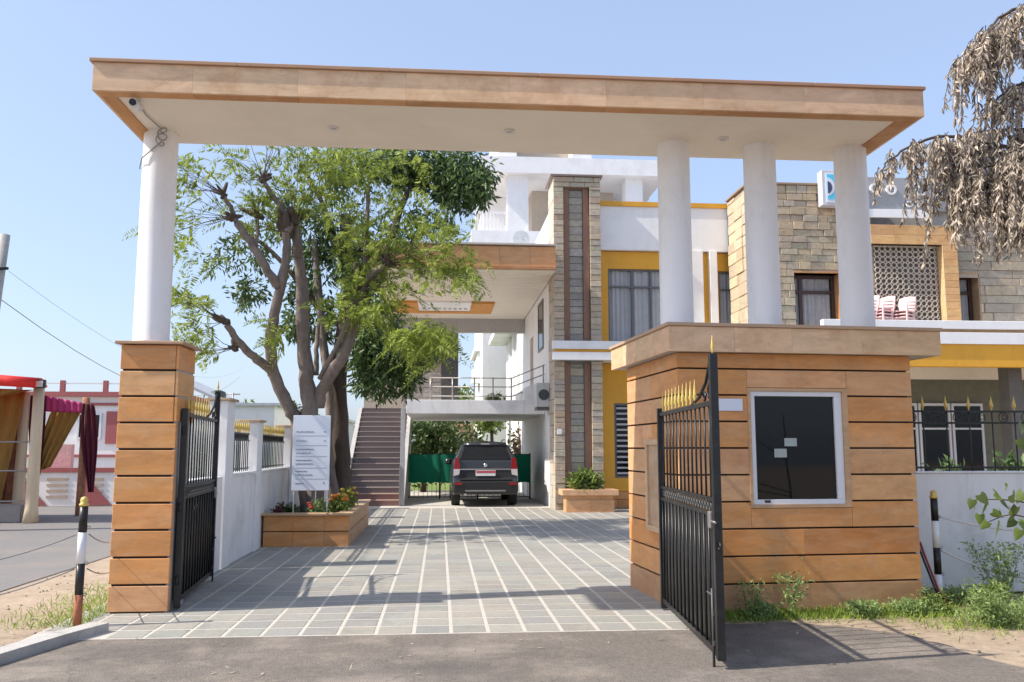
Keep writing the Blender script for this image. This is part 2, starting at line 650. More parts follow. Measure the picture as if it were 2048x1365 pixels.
# courtyard
struct('courtyard', MB().prism([(-3.4, 7.7), (2.42, 7.7), (2.42, 9.7), (16, 9.7), (16, 34), (-3.4, 34)], -.12, .001, 'z'), MORTAR)
JX, JY = .318, .335
pav = thing('courtyard_paving', 'grey stone paver courtyard with pale mortar joints inside the gate', 'paving', (0, 7.72, .001))
del pav['category']; del pav['label']
pav['kind'] = 'structure'
field = MB()
cnt = 0
PCOL = [(.29, .285, .26), (.305, .295, .265), (.28, .275, .255), (.31, .295, .26)]
for j in range(48):
    y0 = 7.735 + j * JY
    for i in range(-11, 40):
        x0 = -.21 + i * JX + .018
        x1 = x0 + JX - .036
        y1 = y0 + JY - .045
        if x1 < -3.35 or (y0 < 8.6 and x0 > 2.15) or (8.3 < y0 < 10.2 and x0 > 2.2) or x0 > 12:
            continue
        if y0 < 8.0 and x0 < -2.9 or y0 > 12 and x1 < -2.9:
            continue
        if j < 18 and -2.95 < x0 < 2.3 and cnt < 300:
            piece('paver', x0, x1, y0, y1, .0005, .004, PAVER, pav, .001, jit(random.choice(PCOL), .06))
            cnt += 1
        else:
            dz = random.uniform(-.0008, .0008)
            field.box(x0, x1, y0, y1, .0005, .004 + dz)
field.build('paver_field', PAVERF, pav, kind='stuff')
# sandy kerb on the left of the apron
kb = thing('kerb', 'pale concrete kerb curving from the bollard towards the lower left', 'kerb', (-3.1, 7, 0))
kpts = [(-2.82, 8.02), (-2.98, 7.6), (-3.12, 7.1), (-3.28, 6.5), (-3.55, 5.7), (-3.9, 4.6), (-4.2, 3.6)]
for i in range(len(kpts) - 1):
    (xa, ya), (xb, yb) = kpts[i], kpts[i + 1]
    d = Vector((xb - xa, yb - ya)).normalized(); n_ = Vector((d.y, -d.x)) * .17
    g = .0008
    MB().prism([(xa + d.x * g, ya + d.y * g), (xb - d.x * g, yb - d.y * g), (xb - d.x * g + n_.x, yb - d.y * g + n_.y), (xa + d.x * g + n_.x, ya + d.y * g + n_.y)],
               -.08, .075, 'z').build('kerb_stone', KERBM, kb, fixn=True)
# lawn behind the passage
struct('lawn', B(-12, 12, 34.02, 70, -.1, -.004), LAWN)

# ================================================================== GATE STRUCTURE
# --- left pillar
PX0, PX1, PY0, PY1, CH = -3.14, -2.58, 8.85, 9.42, .258
pil = thing('gate_pillar', 'square sandstone clad pillar under the lone left column, dark grooves between its courses', 'pillar', (-2.86, 9.13, 0))
B(PX0 + .03, PX1 - .012, PY0 + .03, PY1 - .012, 0, 2.58).build('pillar_core', GREYPL, pil)
for k in range(10):
    z0, z1 = k * CH + .018, (k + 1) * CH - .003
    c = jit(S_ORG if k not in (0, 8) else S_TAN, .06)
    piece('stone_slab', PX0, PX1 - (.0 if k < 7 else .032), PY0, PY0 + .029, z0, z1, SAND, pil, .004, c)
    piece('stone_slab', PX0, PX0 + .029, PY0 + .032, PY1, z0, z1, SAND, pil, .004, jit(c, .05))
    if k >= 7:
        piece('stone_slab', PX1 - .029, PX1, PY0 + .003, PY1, z0, z1, SAND, pil, .004, jit(c, .05))
    else:
        piece('stone_slab', PX1 - .1, PX1, PY0 + .032, PY0 + .06, z0, z1, SAND, pil, .004, jit(c, .05))
    B(PX0 + .02, PX1 - .035, PY0 + .02, PY0 + .05, z0 - .019, z0 + .003).build('groove', DARKGAP, pil)
piece('coping_slab', PX0 - .05, PX1 + .05, PY0 - .05, PY1 + .05, 2.585, 2.615, COPING, pil, .005, (.42, .27, .17))

# --- booth
bo = thing('guard_booth', 'sandstone clad guard booth with one large dark window and a wide flat cap', 'guard booth', (2.31, 8.40, 0), math.radians(4))
BW, BD, CB = 2.49, 1.75, .26
wx0, wx1, wz0, wz1 = .72, 1.78, .985, 2.16   # surround outer
# core walls (local coordinates)
ix0, ix1, iz0, iz1 = wx0 + .06, wx1 - .06, wz0 + .05, wz1 - .05
core = MB()
core.box(.03, ix0, .03, .15, 0, 2.5).box(ix1, BW - .03, .03, .15, 0, 2.5).box(ix0, ix1, .03, .15, 0, iz0).box(ix0, ix1, .03, .15, iz1, 2.5)
core.box(.03, .15, .152, BD - .03, 0, 2.5).box(BW - .15, BW - .03, .152, BD - .03, 0, 2.5).box(.152, BW - .152, BD - .15, BD - .03, 0, 2.5)
core.build('wall', DARKGAP, bo, local=True)
B(.152, BW - .152, .152, BD - .152, .0, .06).build('floor_slab', GREYPL, bo, local=True)
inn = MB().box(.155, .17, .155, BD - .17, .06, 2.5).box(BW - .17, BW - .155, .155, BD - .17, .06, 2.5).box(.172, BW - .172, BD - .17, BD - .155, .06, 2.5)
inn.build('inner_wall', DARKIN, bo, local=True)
# lobes of slabs


def ccol(k):
    if k in (1, 2, 3): return jit(S_DEEP if k == 2 else S_ORG, .06)
    if k == 0: return jit((.50, .255, .12), .05)
    if k == 9: return jit(S_ORG, .05)
    return jit(S_TAN if random.random() < .7 else S_ORG, .07)


for k in range(10):
    z0, z1 = k * CB + .016, (k + 1) * CB - .002
    if k == 9: z1 = 2.5
    if k == 0: z0 = 0.
    runs = [(0, BW)]
    if z1 > wz0 and z0 < wz1:
        if z0 < wz0 - .05 and z1 > wz0:
            z1_, runs = z1, [(0, wx0), (wx1, BW)]
            piece('stone_slab', wx0 + .002, wx1 - .002, 0, .029, z0, wz0 - .004, SAND, bo, .003, ccol(k), True)
        elif z1 > wz1 + .05:
            runs = [(0, wx0), (wx1, BW)]
            piece('stone_slab', wx0 + .002, wx1 - .002, 0, .029, wz1 + .004, z1, SAND, bo, .003, ccol(k), True)
        else:
            runs = [(0, wx0), (wx1, BW)]
    for (a, b) in runs:
        n = max(1, int(round((b - a) / 1.0)))
        cuts = [a] + sorted(a + (b - a) * (i + random.uniform(-.25, .25)) / n for i in range(1, n)) + [b]
        for p, q in zip(cuts, cuts[1:]):
            piece('stone_slab', p + .0004, q - .0004, 0, .029, z0, z1, SAND, bo, .0012, ccol(k), True)
    for (a, b) in ((.031, .85), (.853, BD)):
        cc = ccol(k)
        cc = tuple(x * y for x, y in zip(cc, (1, 1.05, 1.15)))
        if not (.5 < (z0 + z1) / 2 < 1.8 and False):
            piece('stone_slab', 0, .029, a, b, z0, z1, SAND, bo, .003, cc, True)
            piece('stone_slab', BW - .029, BW, a, b, z0, z1, SAND, bo, .003, ccol(k), True)
    piece('stone_slab', .031, BW - .031, BD - .029, BD, z0, z1, SAND, bo, .003, ccol(k), True)
# window surround, frame, glass
sur = MB()
for a in ((wx0, wx1, wz0, wz0 + .03), (wx0, wx1, wz1 - .03, wz1), (wx0, wx0 + .03, wz0 + .03, wz1 - .03), (wx1 - .055, wx1, wz0 + .03, wz1 - .03)):
    sur.box(a[0], a[1], -.006, .1, a[2], a[3])
sur.build('window_surround', SAND, bo, local=True, color=(.58, .36, .2))
fr = MB()
a0, a1, c0, c1, t = wx0 + .03, wx1 - .055, wz0 + .03, wz1 - .03, .05
for q in ((a0, a1, c0, c0 + t), (a0, a1, c1 - t, c1), (a0, a0 + t, c0 + t, c1 - t), (a1 - t - .03, a1, c0 + t, c1 - t)):
    fr.box(q[0], q[1], .012, .07, q[2], q[3], .004)
wf = fr.build('window_frame', ALU, bo, local=True)
B(a0 + t, a1 - t - .03, .04, .048, c0 + t, c1 - t).build('pane', GLASS, wf, local=True)
piece('latch', a0 + .12, a0 + .18, .002, .014, c0 + .02, c0 + .045, BRONZE, bo, .003, local=True)
for (px, pz, w_, h_) in ((.36, .57, .13, .08), (.25, .46, .13, .085)):
    piece('paper_note', a0 + px, a0 + px + w_, .034, .038, c0 + pz, c0 + pz + h_, mat('grey_paper', (.38, .42, .40), .7, bump=0), bo, 0, local=True)
piece('reflection_strip', a0 + .25, a0 + .62, BD - .3, BD - .25, 2.16, 2.2, ALU, bo, .004, local=True)  # white bar standing in for the strip reflected in the pane
piece('desk', .3, 2.1, .5, 1.1, .78, .81, GREYPL, bo, .004, local=True)
piece('notice_plate', .415, .665, -.012, -.003, 1.93, 2.05, BOARDM, bo, .002, local=True)
# recessed narrow panel on the side wall
fr = MB()
for (y0_, y1_, z0_, z1_) in ((.5, 1.0, 1.60, 1.66), (.5, 1.0, .7, .76), (.5, .57, .76, 1.6), (.93, 1.0, .76, 1.6)):
    fr.box(-.035, -.002, y0_, y1_, z0_, z1_, .003)
fr.build('side_panel_frame', SAND, bo, local=True, color=(.6, .42, .26))
B(-.012, -.002, .57, .93, .76, 1.6).build('side_panel', SAND, bo, local=True, color=(.42, .30, .2))
# cap
cx0, cx1, cy0, cy1 = -.12, 2.76, -.13, BD + .25
B(cx0 + .03, cx1 - .03, cy0 + .03, cy1 - .03, 2.505, 2.74).build('cap_slab', GREYPL, bo, local=True)
xs = [cx0, .55, 1.15, 1.9, cx1]
for p, q in zip(xs, xs[1:]):
    piece('cap_facing', p + .0003, q - .0003, cy0, cy0 + .029, 2.5, 2.745, SAND, bo, .001, jit(S_PINK, .05), True)
ys = [cy0 + .031, .35, .95, 1.5, cy1]
for p, q in zip(ys, ys[1:]):
    piece('cap_facing', cx0, cx0 + .029, p, q - .001, 2.5, 2.745, SAND, bo, .003, jit(S_PINK, .07), True)
    piece('cap_facing', cx1 - .029, cx1, p, q - .001, 2.5, 2.745, SAND, bo, .003, jit(S_PINK, .05), True)
B(cx0 - .02, cx1 + .02, cy0 - .02, cy1 + .02, 2.748, 2.782, .004).build('cap_coping', COPING, bo, local=True, color=(.48, .33, .22))

# --- columns
colprof = [(.174, 0), (.174, 2.0)]


def column(x, y, z0, z1, label):
    t = thing('round_column', label, 'column', (x, y, z0), 0, 'white round columns holding up the gate canopy')
    h = z1 - z0
    MB().lathe((x, y, z0), [(.178, 0), (.178, .02), (.174, .03), (.172, h * .5), (.170, h - .03), (.170, h)], 40).build('shaft', WHITECOL, t)
    return t


column(-2.93, 9.07, 2.616, 4.85, 'lone white column standing on the square left pillar')
column(2.47, 8.93, 2.784, 4.85, 'white round column nearest the gate opening, leftmost of three on the booth')
column(3.42, 8.93, 2.784, 4.85, 'middle of the three white columns on the guard booth')
column(4.44, 8.93, 2.784, 4.85, 'rightmost white column on the booth, in front of the blue sign')

# --- canopy
KX0, KX1, KY0, KY1, KZ0, KZ1 = -3.19, 4.71, 7.9, 9.34, 4.8, 5.065
ca = thing('gate_canopy', 'long flat gate canopy with tan sandstone fascia and white underside', 'canopy', (0.76, 8.6, 4.8))
B(KX0 + .03, KX1 - .03, KY0 + .03, KY1 - .03, 4.85, KZ1 - .003).build('slab', GREYPL, ca)
B(KX0 + .16, KX1 - .2, KY0 + .16, KY1 - .02, 4.815, 4.848).build('soffit', SOFFIT, ca)
xs = [KX0, -2.3, -1.35, -.35, .62, 1.55, 2.5, 3.5, KX1]
for p, q in zip(xs, xs[1:]):
    piece('fascia_slab', p + .0003, q - .0003, KY0, KY0 + .029, KZ0 - .002, KZ1 - .001, SAND, ca, .0008, jit(S_PINK, .05))
    piece('fascia_slab', p + .001, q - .001, KY1 - .029, KY1, KZ0 + .02, KZ1 - .001, SAND, ca, .002, jit(S_PINK, .05))
    piece('edge_slab', max(p, KX0 + .03) + .001, min(q, KX1 - .03) - .001, KY0 + .031, KY0 + .16, KZ0, KZ0 + .03, SAND, ca, .002, jit((.5, .24, .09), .06))
ys = [KY0 + .031, 8.6, KY1 - .031]
for p, q in zip(ys, ys[1:]):
    for (a, b, a2, b2) in ((KX0, KX0 + .029, KX0 + .031, KX0 + .16), (KX1 - .029, KX1, KX1 - .2, KX1 - .031)):
        piece('fascia_slab', a, b, p, q - .001, KZ0 - .002, KZ1 - .001, SAND, ca, .002, jit(S_PINK, .05))
        piece('edge_slab', a2, b2, max(p, KY0 + .162), q - .001, KZ0, KZ0 + .03, SAND, ca, .002, jit((.5, .24, .09), .06))
xs = [KX0 - .03, -1.9, -.5, .9, 2.2, 3.6, KX1 + .02]
for p, q in zip(xs, xs[1:]):
    piece('coping_slab', p, q - .002, KY0 - .025, KY1 + .02, KZ1, KZ1 + .034, COPING, ca, .004, jit((.40, .23, .14), .06))
for (x, y) in ((-1.12, 8.72), (.68, 8.66), (2.95, 8.7)):
    dl = MB().lathe((x, y, 4.80), [(.055, .016), (.06, .008), (.06, 0), (.045, 0), (.04, .012)][::-1], 20).build('downlight', ALU, ca, fixn=True)
    MB().lathe((x, y, 4.809), [(.036, 0), (.036, .004)], 16).build('lamp_glass', mat('lamp_glass', (.5, .45, .36), .3, .05, 5, bump=0), dl)

cm = thing('security_camera', 'small white bullet security camera under the left front corner of the canopy', 'camera', (-2.86, 8.02, 4.83))
MB().tube([(-2.88, 8.18, 4.815), (-2.87, 8.14, 4.76), (-2.86, 8.1, 4.74)], .014).build('bracket', ALU, cm)
MB().tube([(-2.87, 8.2, 4.755), (-2.85, 7.98, 4.725)], .038, 16).build('housing', ALU, cm)
MB().tube([(-2.85, 7.983, 4.7255), (-2.848, 7.962, 4.722)], .031, 16).build('lens', BLACKM, cm)
cb_ = MB()
pts = []
for k in range(40):
    a = k / 39
    pts.append((-2.86 + .05 * math.sin(a * 15) + (-.2 if a > .8 else 0) * (a - .8), 8.86 - .02 * math.cos(a * 9), 4.8 - .16 * a - .045 * math.cos(a * 15)))
cb_.tube([(-2.87, 8.2, 4.79), (-2.9, 8.5, 4.80), (-2.86, 8.8, 4.79)] + pts + [(-3.06, 8.9, 4.5), (-3.11, 9.0, 4.42)], .007, 5)
tag(cb_.build('cable', mat('cable_grey', (.3, .3, .31), .6, bump=0)), 'looped grey camera cable hanging at the top of the lone left column', 'cable')

# ================================================================== GATE LEAVES


def tip(mb, x, y, z, s=1., r=.016):
    mb.lathe((x, y, z), [(.006, 0), (.011 * s, .02 * s), (.007, .035 * s), (r * s, .06 * s), (r * .7 * s, .1 * s), (.004, .17 * s), (.001, .2 * s)], 8)


def gate_leaf(loc, rz, label, side=1, nb=13, L=2.3, H2=1.9, first='gate_leaf'):
    """local x runs from the hinge to the free end"""
    t = thing(first, label, 'gate', loc, rz, 'black steel gate leaves')
    B(-.03, .03, -.03, .03, .02, H2 + .06, .004).build('hinge_post', BLACKM, t, local=True)
    B(L - .03, L + .03, -.03, .03, .06, H2 + .36, .004).build('end_post', BLACKM, t, local=True)
    m = MB(); tip(m, L, 0, H2 + .36, .7, .02)
    m.build('post_finial', GOLD, t, local=True)
    for (z, h) in ((.075, .05), (1.06, .03), (1.17, .03), (H2 - .02, .035)):
        B(.03, L - .03, -.018, .018, z, z + h, .003).build('rail', BLACKM, t, local=True)
    B(.032, L - .032, .006, .010, .128, 1.058).build('sheet_panel', BLACKM, t, local=True)
    sc = MB()
    n = 22
    for k in range(n):
        x = .06 + (L - .12) * (k + .5) / n
        sc.ring((x, 0, 1.13), .032, .007, 10, 4)
    sc.build('scroll_band', mat('worn_black', (.06, .06, .06), .5, bump=.1), t, local=True)
    for k in range(nb):
        x = (L) * (k + 1) / (nb + 1)
        MB().tube([(x, 0, 1.2), (x, 0, H2 - .02)], .0085, 6).build('bar', BLACKM, t, local=True)
        MB().tube([(x - .06, -.012, .12), (x - .06, -.012, 1.06)], .010, 6).build('bar', BLACKM, t, local=True)
        if k < nb - 3:
            m = MB()
            tip(m, x, 0, H2 + .012, 1.05, .017)
            m.build('spear_tip', GOLD, t, local=True)
    # curved brace rising to the end post
    br = MB()
    br.tube([(L - .75, 0, H2 + .02), (L - .5, 0, H2 + .06), (L - .25, 0, H2 + .16), (L - .1, 0, H2 + .3), (L - .03, 0, H2 + .38 - .06)], .013, 6)
    br.ring((L - .13, 0, H2 + .09), .055, .009, 12, 5).ring((L - .3, 0, H2 + .06), .035, .008, 10, 5)
    br.build('brace', BLACKM, t, local=True)
    d = MB()
    d.tube([(L - .07, -.035, .0), (L - .07, -.035, .55)], .011, 8).tube([(L - .07, -.035, .5), (L - .12, -.06, .52)], .009, 6)
    d.box(L - .10, L - .04, -.04, -.018, .15, .18).box(L - .10, L - .04, -.04, -.018, .36, .39)
    d.build('drop_bolt', mat('worn_black', (.06, .06, .06)), t, local=True)
    d = MB()
    d.box(L - .12, L - .04, -.045, -.019, .98, 1.1, .004).tube([(L - .05, -.03, 1.03), (L + .07, -.03, 1.03)], .009, 8)
    d.build('latch', STEEL, t, local=True)
    MB().ring((L + .05, 0, .86), .028, .007, 12, 5).build('lock_ring', BLACKM, t, local=True)
    d = MB()
    for z in (.25, .95, 1.7):
        MB().tube([(-.035, 0, z), (-.035, 0, z + .08)], .018, 8).build('hinge', BLACKM, t, local=True)
    return t


gate_leaf((2.19, 8.62, 0), math.atan2(6.42 - 8.62, 2.02 - 2.19), 'open black steel gate leaf swung out in front of the guard booth, gold spear tips')
gate_leaf((-2.54, 9.0, 0), math.radians(95), 'open black steel gate leaf folded back beside the left pillar', L=1.95, nb=12)

# ================================================================== LEFT WALL
lw = thing('boundary_wall', 'white wall running back from the left pillar, with railing openings', 'wall', (-2.95, 12, 0))
X0, X1 = -3.05, -2.84


def pilaster(y, w, par, x0=X0, x1=X1, h=1.98):
    B(x0 - .02, x1 + .02, y, y + w, 0, h, .006).build('pilaster', WEATHER, par)
    piece('coping_slab', x0 - .06, x1 + .06, y - .04, y + w + .04, h, h + .035, COPING, par, .004, (.42, .3, .2))


ys = [11.95, 13.95, 17.0, 20.2, 23.4, 26.5]
B(X0, X1, 9.46, 11.9, 0, 1.2, .004).build('wall_panel', WEATHER, lw)
for i, y in enumerate(ys):
    pilaster(y, .38 if i else .42, lw, h=1.98 if i else 2.2)
    if i < len(ys) - 1:
        B(X0 + .02, X1 - .015, y + .42, ys[i + 1] - .002, 0, 1.2, .004).build('wall_panel', WEATHER, lw)
        piece('sill', X0 - .01, X1 + .02, y + .43, ys[i + 1] - .01, 1.2, 1.23, WHITE, lw, .003)


def rail_run(label, p0, p1, z0, z1, n, tips=True, scroll=True, band=.1, tsz=1.0, grp=None):
    p0, p1 = Vector((*p0, 0)), Vector((*p1, 0))
    d = (p1 - p0)
    L = d.length
    t = thing('fence_railing', label, 'railing', (p0.x, p0.y, z0), math.atan2(d.y, d.x), grp)
    h = z1 - z0
    for z in (.03, h - .02) + ((h - .02 - band,) if scroll else ()):
        B(0, L, -.012, .012, z, z + .022).build('rail', BLACKM, t, local=True)
    for k in range(n):
        x = L * (k + .5) / n
        MB().tube([(x, 0, 0), (x, 0, h)], .008, 6).build('bar', BLACKM, t, local=True)
        if tips:
            m = MB(); tip(m, x, 0, h, tsz, .026); m.build('spear_tip', GOLD, t, local=True)
    if scroll:
        m = MB()
        for k in range(n):
            x = L * (k + 1.0) / n
            if k < n - 1:
                m.ring((x, 0, h - .02 - band / 2 + .01), band * .42, .006, 12, 4)
                m.ring((x + .01, 0, h - .02 - band / 2 + .01), band * .22, .005, 10, 4)
        m.build('scroll_band', BLACKM, t, local=True)
    return t


g_ = 'gold tipped railings on the left boundary wall'
rail_run('gold tipped black railing between the first two pilasters of the left wall', (-2.95, 12.4), (-2.95, 13.93), 1.23, 1.80, 12, grp=g_)
rail_run('gold tipped black railing just left of the sign board, beyond the second pilaster', (-2.95, 14.35), (-2.95, 16.98), 1.23, 1.80, 18, grp=g_)
rail_run('black railing beside the tree trunks further back on the left wall', (-2.95, 17.4), (-2.95, 20.18), 1.23, 1.80, 16, grp=g_)
rail_run('black railing furthest back on the left wall, mostly behind trees', (-2.95, 20.6), (-2.95, 23.38), 1.23, 1.80, 16, grp=g_)

# ================================================================== RIGHT WALL
rw = thing('boundary_wall', 'low pale wall right of the guard booth, carrying a railing with large gold spearheads', 'wall', (8, 9.45, 0))
B(4.98, 14, 9.4, 9.58, 0, 1.29, .006).build('wall_panel', WEATHER, rw)
piece('coping_slab', 4.98, 14, 9.38, 9.6, 1.292, 1.312, WEATHER, rw, .004)
rail_run('black railing with large gold spearheads on the low wall right of the booth', (5.02, 9.49), (11.0, 9.49), 1.312, 1.99, 22, band=.13, tsz=.85)

# ================================================================== PLANTER, SIGN BOARD
pl = thing('planter', 'long sandstone planter box around the tree trunks', 'planter', (-2.1, 14.7, 0))
px0, px1, py0, py1 = -2.82, -1.46, 14.6, 18.6
B(px0 + .03, px1 - .03, py0 + .03, py0 + .15, 0, .49).build('wall', DARKGAP, pl)
B(px1 - .15, px1 - .03, py0 + .152, py1 - .03, 0, .49).build('wall', DARKGAP, pl)
B(px0 + .02, px1 - .152, py0 + .152, py1 - .03, 0, .43).build('soil', seg('dark_soil', (.05, .032, .02), .95, bump=.8, bscale=30), pl)
for z0, z1 in ((0, .235), (.25, .49)):
    for p, q in ((px0, -2.35), (-2.35, -1.85), (-1.85, px1)):
        piece('stone_slab', p + .001, q - .001, py0, py0 + .029, z0, z1, SAND, pl, .003, jit(S_ORG, .08))
    ys = [py0 + .03, 15.5, 16.5, 17.5, py1]
    for p, q in zip(ys, ys[1:]):
        piece('stone_slab', px1 - .029, px1, p + .001, q - .001, z0, z1, SAND, pl, .003, jit((.5, .3, .17), .06))
piece('coping_slab', px0 - .05, px1 + .05, py0 - .05, py0 + .2, .495, .53, COPING, pl, .004, (.5, .32, .18))
piece('coping_slab', px1 - .2, px1 + .05, py0 + .202, py1, .495, .53, COPING, pl, .004, (.5, .33, .2))

sb = thing('sign_board', 'white directory board on thin legs standing in the long planter', 'sign', (-2.13, 14.9, .43))
B(-2.44, -1.83, 14.90, 14.93, .88, 2.12, .004).build('board', BOARDM, sb)
for x in (-2.41, -1.86, -2.05):
    B(x - .009, x + .009, 14.935, 14.955, .43, .95 if x == -2.05 else 2.0).build('leg', ALU, sb)
txt = MB()
rows = [(1.84, .27), (1.69, .18), (1.55, .28), (1.49, .24), (1.37, .26), (1.31, .28), (1.19, .18), (1.13, .28), (.99, .13)]
for z, w in rows:
    x = -2.385
    while x < -2.385 + w:
        lw_ = random.uniform(.008, .013)
        hh = random.choice((.012, .017, .012))
        txt.box(x, x + lw_ * .8, 14.8965, 14.8995, z, z + hh)
        x += lw_ + .006
txt.build('lettering', INK, sb)
ln = MB()
for z in (1.78, 1.62, 1.44, 1.25, 1.07):
    ln.box(-2.39, -1.88, 14.8975, 14.8995, z, z + .004)
ln.build('divider_line', mat('line_grey', (.3, .33, .4), .6, bump=0), sb)
for z in (1.84, 1.69, 1.0):
    piece('arrow_mark', -1.93, -1.905, 14.8965, 14.8995, z, z + .014, INK, sb, 0)


# marigolds and shrubs in the planter
def shrub(name, label, cat, c, r, n, m, L, flowers=None, grp=None):
    t = thing(name, label, cat, (c[0], c[1], c[2]), 0, grp)
    P, D, Ls = bunches([(0, 0, r[2] * .9)], [r], [n], 9, L, L * .35, -.2)
    put('leaves', leafmesh('leaves', m, P, D, side_of(D), Ls, Ls * .38), t, (0, 0, 0), local=True)
    st = MB()
    for k in range(5):
        a = random.uniform(0, 6.28)
        st.tube([(0, 0, 0), (math.cos(a) * r[0] * .5, math.sin(a) * r[1] * .5, r[2] * 1.2)], .008, 5)
    st.build('stem', BARK2, t, local=True)
    if flowers:
        for (dx, dy, dz) in flowers[1]:
            MB().lathe((dx, dy, dz), [(.01, -.02), (.035, 0), (.04, .02), (.02, .035)], 10).build('flower', flowers[0], t, local=True)
    return t


ORF = mat('orange_flower', (.55, .2, .03), .7, .2, 40, bump=.5)
YEF = mat('yellow_flower', (.55, .38, .05), .7, .2, 40, bump=.5)
REF = mat('red_flower', (.42, .04, .03), .6, .2, 40, bump=.3)
shrub('flowering_plant', 'bushy marigold with orange blooms right of the sign board', 'plant', (-1.68, 15.3, .43), (.19, .2, .18), 70, WEED, .07,
      (ORF, [(random.uniform(-.16, .16), random.uniform(-.2, .05), random.uniform(.25, .4)) for _ in range(12)]))
shrub('flowering_plant', 'yellow flowering bush at the right rim of the long planter', 'plant', (-1.66, 16.3, .43), (.16, .3, .2), 80, WEED, .07,
      (YEF, [(random.uniform(-.13, .15), random.uniform(-.25, .2), random.uniform(.25, .42)) for _ in range(12)]))
shrub('flowering_plant', 'grey green plant with one red bloom under the sign board', 'plant', (-2.02, 14.98, .43), (.14, .12, .16), 60, WEEDP, .06,
      (REF, [(-.1, -.12, .2), (-.08, -.13, .17), (-.12, -.11, .23)]))
shrub('potted_shrub', 'low dark shrub left of the sign board legs', 'plant', (-2.55, 15.1, .43), (.16, .16, .11), 50, LEAF2, .08)
shrub('potted_shrub', 'small maroon leafed plant at the left corner of the planter', 'plant', (-2.66, 14.85, .43), (.07, .08, .09), 22,
      mat('maroon_leaf', (.12, .03, .04), .6, .2, 5, island=.3, bump=0), .07)

# ================================================================== MAIN BUILDING
mbd = thing('hotel_building', 'two storey hotel with white and ochre walls right of the stone tower', 'building', (6, 23.3, 0))
SX = 3.0
# side wall along x = 3.0 with door and window openings
for q in ((24.02, 28.2, 0, 7.0), (28.2, 29.2, 5.25, 7.0), (29.2, 40, 0, 7.0), (28.2, 29.2, 0, 3.0)):
    B(SX, SX + .25, q[0] + .001, q[1] - .001, q[2], q[3]).build('side_wall', WHITE, mbd)
B(SX + .1, SX + .2, 28.2, 29.2, 3.0, 5.25).build('door', RUSTP, mbd)
fr = MB()
for q in ((25.3, 26.6, 5.9, 5.98), (25.3, 26.6, 4.5, 4.58), (25.3, 25.38, 4.58, 5.9), (26.52, 26.6, 4.58, 5.9)):
    fr.box(SX - .03, SX - .001, q[0], q[1], q[2], q[3])
fr = fr.build('window_frame', GREYM, mbd)
B(SX - .02, SX - .003, 25.38, 26.52, 4.58, 5.9).build('pane', GLASS, fr)
# core: back volume
B(4.45, 30, 23.75, 40, 0, 8.2).build('building_core', GREYPL, mbd)
B(SX + .26, 4.44, 24.02, 40, 0, 7.4).build('building_core', WHITE, mbd)
FY = 23.3
B(4.27, 7.95, FY, 23.74, 7.02, 8.25).build('parapet', WHITE, mbd)
B(4.27, 7.95, FY - .05, 23.74, 8.253, 8.38).build('parapet_coping', YEL, mbd)
# ochre wall with window openings  (z 4.4..7.0)
W1 = (4.57, 6.75, 4.45, 6.52)
W2 = (7.68, 8.34, 4.45, 6.5)
yw = MB()
yw.box(4.27, W1[0], FY + .15, 23.74, 4.40, 7.0).box(W1[0], W1[1], FY + .15, 23.74, W1[3], 7.0)
yw.box(W1[1], W2[0], FY + .15, 23.74, 4.40, 7.0).box(W2[0], W2[1], FY + .15, 23.74, W2[3], 7.0)
yw.build('ochre_wall', YEL, mbd)
B(W2[1] + .0, 8.5, FY + .15, 23.74, 4.4, 7.0).build('ochre_wall', YEL, mbd)
for a, b in ((6.82, 7.20), (7.40, 7.60)):
    B(a, b, FY - .05, FY + .149, 4.4, 7.018).build('fin', WHITE, mbd)


def window(par, x0, x1, y, z0, z1, vx, hz, m=GREYM, fw_=.05, curtain=True, glass=CLEARG, cmat=CURT):
    w = MB()
    for q in ((x0, x1, z0, z0 + fw_), (x0, x1, z1 - fw_, z1), (x0, x0 + fw_, z0 + fw_, z1 - fw_), (x1 - fw_, x1, z0 + fw_, z1 - fw_)):
        w.box(q[0], q[1], y, y + .06, q[2], q[3])
    for v in vx:
        w.box(v - fw_ * .5, v + fw_ * .5, y + .002, y + .058, z0 + fw_, z1 - fw_)
    for h in hz:
        w.box(x0 + fw_, x1 - fw_, y + .004, y + .056, h - fw_ * .45, h + fw_ * .45)
    fo = w.build('window_frame', m, par)
    xs_ = [x0 + fw_ * .5] + list(vx) + [x1 - fw_ * .5]
    zs_ = [z0 + fw_ * .5] + list(hz) + [z1 - fw_ * .5]
    for a, b in zip(xs_, xs_[1:]):
        for c, d in zip(zs_, zs_[1:]):
            if par.parent is None:
                B(a + .01, b - .01, y + .025, y + .031, c + .01, d - .01).build('pane', glass, fo)
    if curtain:
        m_ = MB()
        n = int((x1 - x0) / .02)
        m_.grid(lambda u, v: (x0 + fw_ + (x1 - x0 - 2 * fw_) * u, y + .075 + .016 * math.sin(u * (x1 - x0) * 48) + .012 * math.sin(u * (x1 - x0) * 21 + 1),
                              z0 + (z1 - z0) * v), max(20, n * 2), 1)
        m_.build('curtain', cmat, par)
    return fo


window(mbd, W1[0], W1[1], FY + .2, W1[2], W1[3], [5.25, 5.78, 6.28], [6.02])
window(mbd, W2[0], W2[1], FY + .2, W2[2], W2[3], [], [5.98])
# floor band wrapping tower and facade
B(2.92, 7.9, 22.62, 22.79, 4.18, 4.395, .008).build('floor_band', WHITE, mbd)
B(2.98, 7.9, 22.68, 22.79, 4.10, 4.178).build('floor_band_strip', YEL, mbd)
B(2.92, 7.9, 22.62, 22.79, 3.89, 4.098, .008).build('floor_band', WHITE, mbd)
B(4.3, 7.9, 22.795, 23.4, 3.89, 4.395).build('floor_slab', WHITE, mbd)
